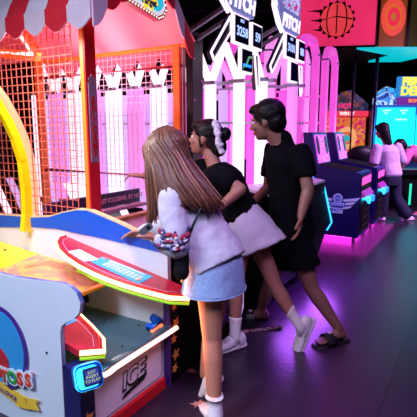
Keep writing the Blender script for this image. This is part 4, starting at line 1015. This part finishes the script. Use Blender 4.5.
# phone in her hand
ph = empty('phone', at(146, 229, 2.0)); tag(ph, 'dark grey rounded phone held by the long-haired woman over the blue wave', 'phone')
px_, py_, pn_ = V((.75, .1, .6)).normalized(), V((-.5, -.1, .8)), V((-.2, -.9, .1)); py_ = (py_ - px_ * py_.dot(px_)).normalized(); pn_ = px_.cross(py_)
obj('case', rrect(BM(), V((0, 0, 0)), .016, .034, .012, 0, .009, py_, px_, pn_), mat('phone_grey', (.10, .11, .13), .3), ph)
obj('camera_lens', rrect(BM(), px_ * .014 + pn_ * .0, .008, .008, .004, -.002, .011, py_, px_, pn_), M['black'], ph)
# black shoulder bag
bag = empty('handbag', at(182, 262, 2.0)); tag(bag, 'small black pouch bag hanging at the long-haired woman\'s side', 'bag')
c_ = V((0, 0, 0)); b = BM(); ell(b, V((0, 0, 0)), (V((.035, 0, .005)), V((0, .022, 0)), V((.0, 0, .085))), 3); ell(b, V((-.003, 0, -.045)), (V((.038, 0, 0)), V((0, .026, 0)), V((0, 0, .045))), 3)
blend('pouch', b, M['black_matt'], bag, .006, 2)
loc = bag.location
b = BM(); tube(b, [V((0, 0, .07)), at(187, 240, 2.0) - loc, at(193, 225, 2.02) - loc, at(200, 210, 2.03) - loc, at(205, 200, 2.1) - loc], .006, 8); obj('strap', b, M['black'], bag, True)
b = BM(); ball(b, V((0, -.024, -.085)), .008); obj('clasp', b, M['gold'], bag, True)

# ---- girl with the bun, bending over the counter
P2 = person('woman with black hair in a white scrunchie, white shorts, one leg stretched back', (at(240, 345, 2.85).x, 2.85, 0))
Rt = V((.50, .86, 0)); Fd = V((-.86, .50, 0))
hd = at(205, 138, 2.98); hF = V((-.93, .20, .06)).normalized(); hs = V((.08, .05, 1))
nk = at(212, 163, 2.95); ch = at(222, 180, 2.93); pel = at(247, 224, 2.92)
shL = at(217, 175, 2.80); shR = at(210, 166, 3.08); elL = at(241, 189, 2.74); wrL = at(219, 208, 2.70); elR = at(172, 175, 3.08); wrR = at(143, 176, 3.06)
hpL = at(241, 236, 2.85); knL = at(236, 286, 2.86); anL = at(235, 331, 2.80); anL.z = .095
hpR = at(256, 238, 2.97); knR = at(275, 285, 2.88); anR = at(299, 325, 2.80)
b = BM(); head(b, hd, hF, hs, .97); cap(b, nk + V((.02, 0, -.03)), hd + V((.02, 0, -.06)), .050, .046)
loft(b, torso_rings(pel, ch, nk, Rt, .145, .11, .15), 20)
arm(b, shL, elL, wrL, .95); arm(b, shR, elR, wrR, .90)
hand(b, wrL, V((-.8, .2, -.5)), V((-.3, 0, -1)), 1, .5, .92); hand(b, wrR, V((-1, .1, .10)), V((.2, 0, -1)), -1, .75, .92, .6)
leg(b, hpL, knL, anL, .92); leg(b, hpR, knR, anR, .92)
bd2 = blend('body', b, M['skin_b'], P2, .0065, 3); face_bits(P2, hd, hF, hs, .97)
b = BM(); loft(b, torso_rings(pel, ch, nk, Rt, .14, .135, .160, 1.02, .016), 24); cap(b, shL, shL + (elL - shL) * .42, .064, .066); cap(b, shR, shR + (elR - shR) * .38, .062, .062)
blend('tee', b, M['tee_black'], P2, .009, 3, .010, .07)
b = BM(); d_ = (pel - ch).normalized(); Dp = d_.cross(Rt).normalized()
loft(b, [(pel - d_ * .11, Rt * .135, Dp * .115), (pel - d_ * .02, Rt * .165, Dp * .145), (pel + d_ * .10, Rt * .185, Dp * .165), (pel + d_ * .185 + V((.01, 0, 0)), Rt * .200, Dp * .178)], 28)
so2 = blend('shorts', b, M['white_cloth'], P2, .009, 2, .014, .08)
b = BM(); hair_cap(b, hd, hF, hs, 1.0, .0); Hf, Hr, Hu = frame(hF, hs); HP = lambda f, r, u: hd + Hf * f + Hr * r + Hu * u
ell(b, HP(-.09, 0, -.05), (Hf * .06, Hr * .06, Hu * .07)); ell(b, HP(-.135, -.01, .035), (Hf * .038, Hr * .042, Hu * .045)); ell(b, HP(.01, -.066, -.015), (Hf * .018, Hr * .012, Hu * .055), 2)
hc2 = blend('hair', b, M['hair_black'], P2, .007, 2, .008, .03)
b = BM(); rnd = random.Random(5)
for k in range(16):
    t = k / 15; c = HP(-.075 - .05 * t + rnd.uniform(-.006, .006), -.055 - .02 * math.sin(t * 3) , .095 - .175 * t + rnd.uniform(-.006, .006)); q = rnd.uniform(.018, .026)
    ell(b, c, (V((q, 0, 0)), V((0, q, 0)), V((0, 0, q * .8))), 2)
blend('scrunchie', b, M['white_cloth'], P2, .006, 1, .008, .02)
b = BM(); ball(b, HP(.0, -.080, -.04), .004, 1); obj('earring', b, M['gold'], P2, True)
sock(P2, anL, knL, Fd, .11); sneaker(P2, anL, V((-.72, -.45, 0)), UP, 1.0)
sock(P2, anR, knR, V((-.5, 0, -.8)), .11); sneaker(P2, anR, V((-.42, -.25, -.82)), V((-.72, -.25, .45)), 1.0)
settle(P2)

# ---- man in black
P3 = person('man in black tee, black shorts and black slide sandals leaning over the console', (at(315, 345, 2.95).x - .15, 3.02, 0))
hd = at(267, 121, 3.12); hF = V((-.90, .38, -.20)).normalized(); hs = V((-.12, .05, 1))
nk = at(281, 141, 3.12); ch = at(288, 161, 3.10); pel = at(291, 235, 3.10)
shL = at(302, 155, 2.94); shR = at(273, 152, 3.28); elL = at(308, 190, 2.88); wrL = at(301, 216, 2.84); elR = at(268, 188, 3.34); wrR = at(252, 203, 3.30)
hpL = at(298, 244, 3.02); knL = at(311, 287, 2.96); anL = V((at(338, 330, 2.88).x, 2.88, .105))
hpR = at(281, 244, 3.18); knR = at(270, 284, 3.18); anR = V((at(261, 312, 3.22).x, 3.22, .105))
b = BM(); head(b, hd, hF, hs, 1.10); cap(b, nk + V((.02, 0, -.05)), hd + V((.03, 0, -.06)), .066, .060)
loft(b, torso_rings(pel, ch, nk, Rt, .15, .14, .18), 20)
arm(b, shL, elL, wrL, 1.08); arm(b, shR, elR, wrR, 1.05)
hand(b, wrL, V((-.12, -.1, -1)), V((-1, .2, 0)), -1, .45, 1.05); hand(b, wrR, V((-.8, .2, -.5)), V((-.2, .1, -1)), 1, .45, 1.0)
leg(b, hpL, knL, anL, 1.0); leg(b, hpR, knR, anR, 1.0)
fL = V((-.86, -.35, 0)); fR = V((-.95, .15, 0))
bare_foot(b, anL, fL, UP, 1.02); bare_foot(b, anR, fR, UP, 1.02)
bd3 = blend('body', b, M['skin_c'], P3, .0065, 3); face_bits(P3, hd, hF, hs, 1.10)
b = BM(); loft(b, torso_rings(pel + V((.01, 0, .0)), ch, nk, Rt, .165, .165, .185, 1.2, .02), 24); 
for s0, e0, k_ in ((shL, elL, .62), (shR, elR, .66)):
    d_ = (e0 - s0).normalized(); q_ = basis(d_); loft(b, [(s0 - d_ * .075, q_[0] * .03, q_[1] * .03), (s0 - d_ * .05, q_[0] * .058, q_[1] * .058), (s0, q_[0] * .068, q_[1] * .068), (s0 + (e0 - s0) * k_, q_[0] * .072, q_[1] * .072)], 18)
cap(b, nk + V((.02, 0, -.06)), nk + V((.012, 0, .01)), .080, .068)
blend('tee', b, M['tee_black'], P3, .009, 3, .014, .09)
b = BM(); loft(b, [(pel + V((0, 0, .06)), Rt * .15, Fd * .125), (pel, Rt * .17, Fd * .14), (pel - V((0, 0, .10)), Rt * .185, Fd * .145)], 24)
for hp_, kn_ in ((hpL, knL), (hpR, knR)):
    d_ = (kn_ - hp_).normalized(); s_ = basis(d_); loft(b, [(hp_ - d_ * .02, s_[0] * .10, s_[1] * .10), (hp_ + d_ * .10, s_[0] * .108, s_[1] * .108), (hp_ + d_ * .17, s_[0] * .112, s_[1] * .112)], 20)
blend('shorts', b, M['tee_black'], P3, .009, 2, .008, .08)
b = BM(); hair_cap(b, hd, hF, hs, 1.16, .0); Hf, Hr, Hu = frame(hF, hs); HP = lambda f, r, u: hd + Hf * f + Hr * r + Hu * u
for r in (-1, 1): ell(b, HP(.018, r * .078, .005), (Hf * .016, Hr * .010, Hu * .035), 2)
ell(b, HP(.088, 0, .084), (Hf * .026, Hr * .052, Hu * .022), 2)
blend('hair', b, M['hair_black'], P3, .006, 2, .010, .02)
slide(P3, anL, fL, UP, 1.04); slide(P3, anR, fR, UP, 1.04)
settle(P3)

# ---- woman in white tee, far right
P4 = person('woman in white tee and dark jeans standing with her back turned before the cyan screens', (3.0, 7.2, 0))
Fd4 = V((-.55, .83, 0)); Rt4 = V((.83, .55, 0))
hd = at(382, 131, 7.28); hF = V((-.75, .6, -.25)).normalized(); nk = at(386, 143, 7.26); ch = at(388, 152, 7.23); pel = at(391, 175, 7.20)
shL = at(377, 148, 7.16); shR = at(398, 147, 7.38); elL = at(374, 164, 7.13); wrL = at(376, 174, 7.23); elR = at(403, 163, 7.43); wrR = at(398, 175, 7.53)
hpL = at(385, 179, 7.18); knL = at(383, 198, 7.18); anL = V((at(380, 216, 7.18).x + .03, 7.22, .10)); hpR = at(395, 179, 7.28); knR = at(396, 198, 7.23); anR = V((at(401, 217, 7.28).x, 7.14, .10))
b = BM(); head(b, hd, hF, UP, .98); cap(b, nk, hd + V((0, 0, -.05)), .05, .05); loft(b, torso_rings(pel, ch, nk, Rt4, .14, .11, .15), 18)
arm(b, shL, elL, wrL, .95); arm(b, shR, elR, wrR, .95); hand(b, wrL, V((.3, .6, -.4)), V((0, 0, -1)), 1, .6, .9); hand(b, wrR, V((-.3, .5, -.8)), V((-1, 0, 0)), 1, .5, .9)
leg(b, hpL, knL, anL, .9); leg(b, hpR, knR, anR, .9); blend('body', b, M['skin_a'], P4, .009, 2)
b = BM(); loft(b, torso_rings(pel + V((0, 0, .0)), ch, nk, Rt4, .165, .165, .17, 1.15, .03), 22); cap(b, shL, shL + (elL - shL) * .9, .072, .080); cap(b, shR, shR + (elR - shR) * .8, .072, .08)
blend('tee', b, M['white_cloth'], P4, .012, 3, .015, .1)
b = BM(); loft(b, [(pel + V((0, 0, .05)), Rt4 * .145, Fd4 * .12), (pel - V((0, 0, .06)), Rt4 * .17, Fd4 * .14), (pel - V((0, 0, .16)), Rt4 * .17, Fd4 * .13)], 20)
cap(b, hpL, knL, .105, .092); cap(b, knL, anL + V((0, 0, .02)), .092, .105); cap(b, hpR, knR, .105, .092); cap(b, knR, anR + V((0, 0, .02)), .092, .105)
blend('jeans', b, M['jeans'], P4, .012, 2, .01, .1)
b = BM(); hair_cap(b, hd, hF, UP, 1.08, .02); cap(b, hd + V((.02, -.04, 0)), hd + V((.08, -.10, -.19)), .09, .05); cap(b, hd + V((.06, 0, -.02)), hd + V((.12, -.05, -.19)), .07, .04)
blend('hair', b, M['hair_black'], P4, .01, 3, .01, .03)
for a_ in (anL, anR):
    f4 = V((.75, .3, 0)) if a_ is anR else V((-.3, .8, 0)); sneaker(P4, a_, f4, UP, 1.0)
settle(P4)

# ---- person bending at the right edge
P5 = person('person in pink tee bending forward at the right edge, arm reaching down', (4.05, 7.75, 0))
hd = at(400, 147, 7.75); hF = V((-.7, .3, -.6)).normalized(); nk = at(406, 150, 7.75); ch = at(412, 153, 7.75); pel = at(432, 160, 7.75)
Rt5 = V((.15, .98, 0)); shL = at(409, 153, 7.58); shR = at(410, 150, 7.92); elL = at(402, 165, 7.5); wrL = at(391, 172, 7.5); elR = at(404, 160, 8.0); wrR = at(394, 163, 8.0)
hpL = at(432, 166, 7.65); knL = at(428, 188, 7.6); anL = V((at(425, 205, 7.6).x, 7.62, .10)); hpR = at(434, 165, 7.85); knR = at(434, 188, 7.9); anR = V((4.18, 7.95, .10))
b = BM(); head(b, hd, hF, V((-.4, 0, .9))); cap(b, nk, hd, .05, .05); loft(b, torso_rings(pel, ch, nk, Rt5, .14, .12, .15), 18)
arm(b, shL, elL, wrL, 1); arm(b, shR, elR, wrR, 1); hand(b, wrL, V((-.8, 0, -.5)), V((0, 0, -1)), 1, .5); hand(b, wrR, V((-.8, 0, -.5)), V((0, 0, -1)), -1, .5)
leg(b, hpL, knL, anL); leg(b, hpR, knR, anR); blend('body', b, M['skin_b'], P5, .009, 2)
b = BM(); loft(b, torso_rings(pel, ch, nk, Rt5, .15, .15, .165, 1.1, .025), 22); cap(b, shL, shL + (elL - shL) * .7, .08, .08); cap(b, shR, shR + (elR - shR) * .7, .08, .08)
blend('tee', b, M['pink_tee'], P5, .012, 3, .012, .1)
b = BM(); cap(b, hpL, knL, .11, .09); cap(b, hpR, knR, .11, .09); ell(b, pel, (V((.17, 0, 0)), V((0, .17, 0)), V((0, 0, .15)))); blend('shorts', b, M['jeans'], P5, .012, 2)
b = BM(); hair_cap(b, hd, hF, V((-.4, 0, .9)), 1.08); blend('hair', b, M['hair_black'], P5, .01, 2, .01, .03)
M['red_shoe'] = mat('red_shoe', (.5, .06, .12), .5)
for a_, f_ in ((anL, V((-1, -.1, 0))), (anR, V((-1, .1, 0)))):
    sh_ = sneaker(P5, a_, f_, UP, 1.0); sh_.data.materials[0] = M['red_shoe']
settle(P5)

# ---------------------------------------------------------------- small things on the floor
def fpt(px, py):
    a = (px - 208.5) / F; b_ = (208.5 - py) / F; t = -H / (-math.sin(PITCH) + b_ * math.cos(PITCH)); return V((a * t, t * (math.cos(PITCH) + b_ * math.sin(PITCH)), 0))
o = empty('foot_platform', ORG + D1 * 1.12 + D2 * -.03, math.pi / 2 - TH); tag(o, 'low black platform with pink marbled edge under the man\'s rear sandal', 'platform')
o.location = (.26, 3.13, 0); o.rotation_euler = (0, 0, math.radians(14))
obj('slab', box(BM(), (-.13, -.10, 0), (.26, .14, .026), .004), M['black'], o)
obj('marbled_edge', box(BM(), (-.135, -.106, .004), (.262, -.098, .022)), art('marbled', [(.02, .01, .02), (.55, .08, .20), (.6, .45, .5), (.05, .01, .04), (.4, .05, .12)], 26, 0), o)
M['scrap'] = mat('scrap_pink', (.55, .25, .22), .6)
for k, (px, py, sc_, lab) in enumerate(((191, 371, 1.0, 'pink torn paper scrap on the floor beside the raised heel'), (199, 404, 1.25, 'larger pink paper scrap on the floor beside the standing foot, nearest the bottom edge'))):
    p = fpt(px, py); rr = random.Random(k + 2); b = BM()
    pts = []
    for i in range(18):
        a = 2 * math.pi * i / 18; q = (.035 if i % 2 else .018) * rr.uniform(.6, 1.2) * sc_; pts.append((q * math.cos(a) * .8, q * math.sin(a) * 1.3))
    A = [b.verts.new((x, y, .0005)) for x, y in pts]; B_ = [b.verts.new((x, y, .003)) for x, y in pts]
    b.faces.new(A); b.faces.new(B_[::-1])
    for i in range(18): j = (i + 1) % 18; b.faces.new((A[i], B_[i], B_[j], A[j]))
    s_ = obj('paper_scrap', b, M['scrap']); s_.location = p; s_.rotation_euler = (0, 0, .9 + k); tag(s_, lab, 'paper')
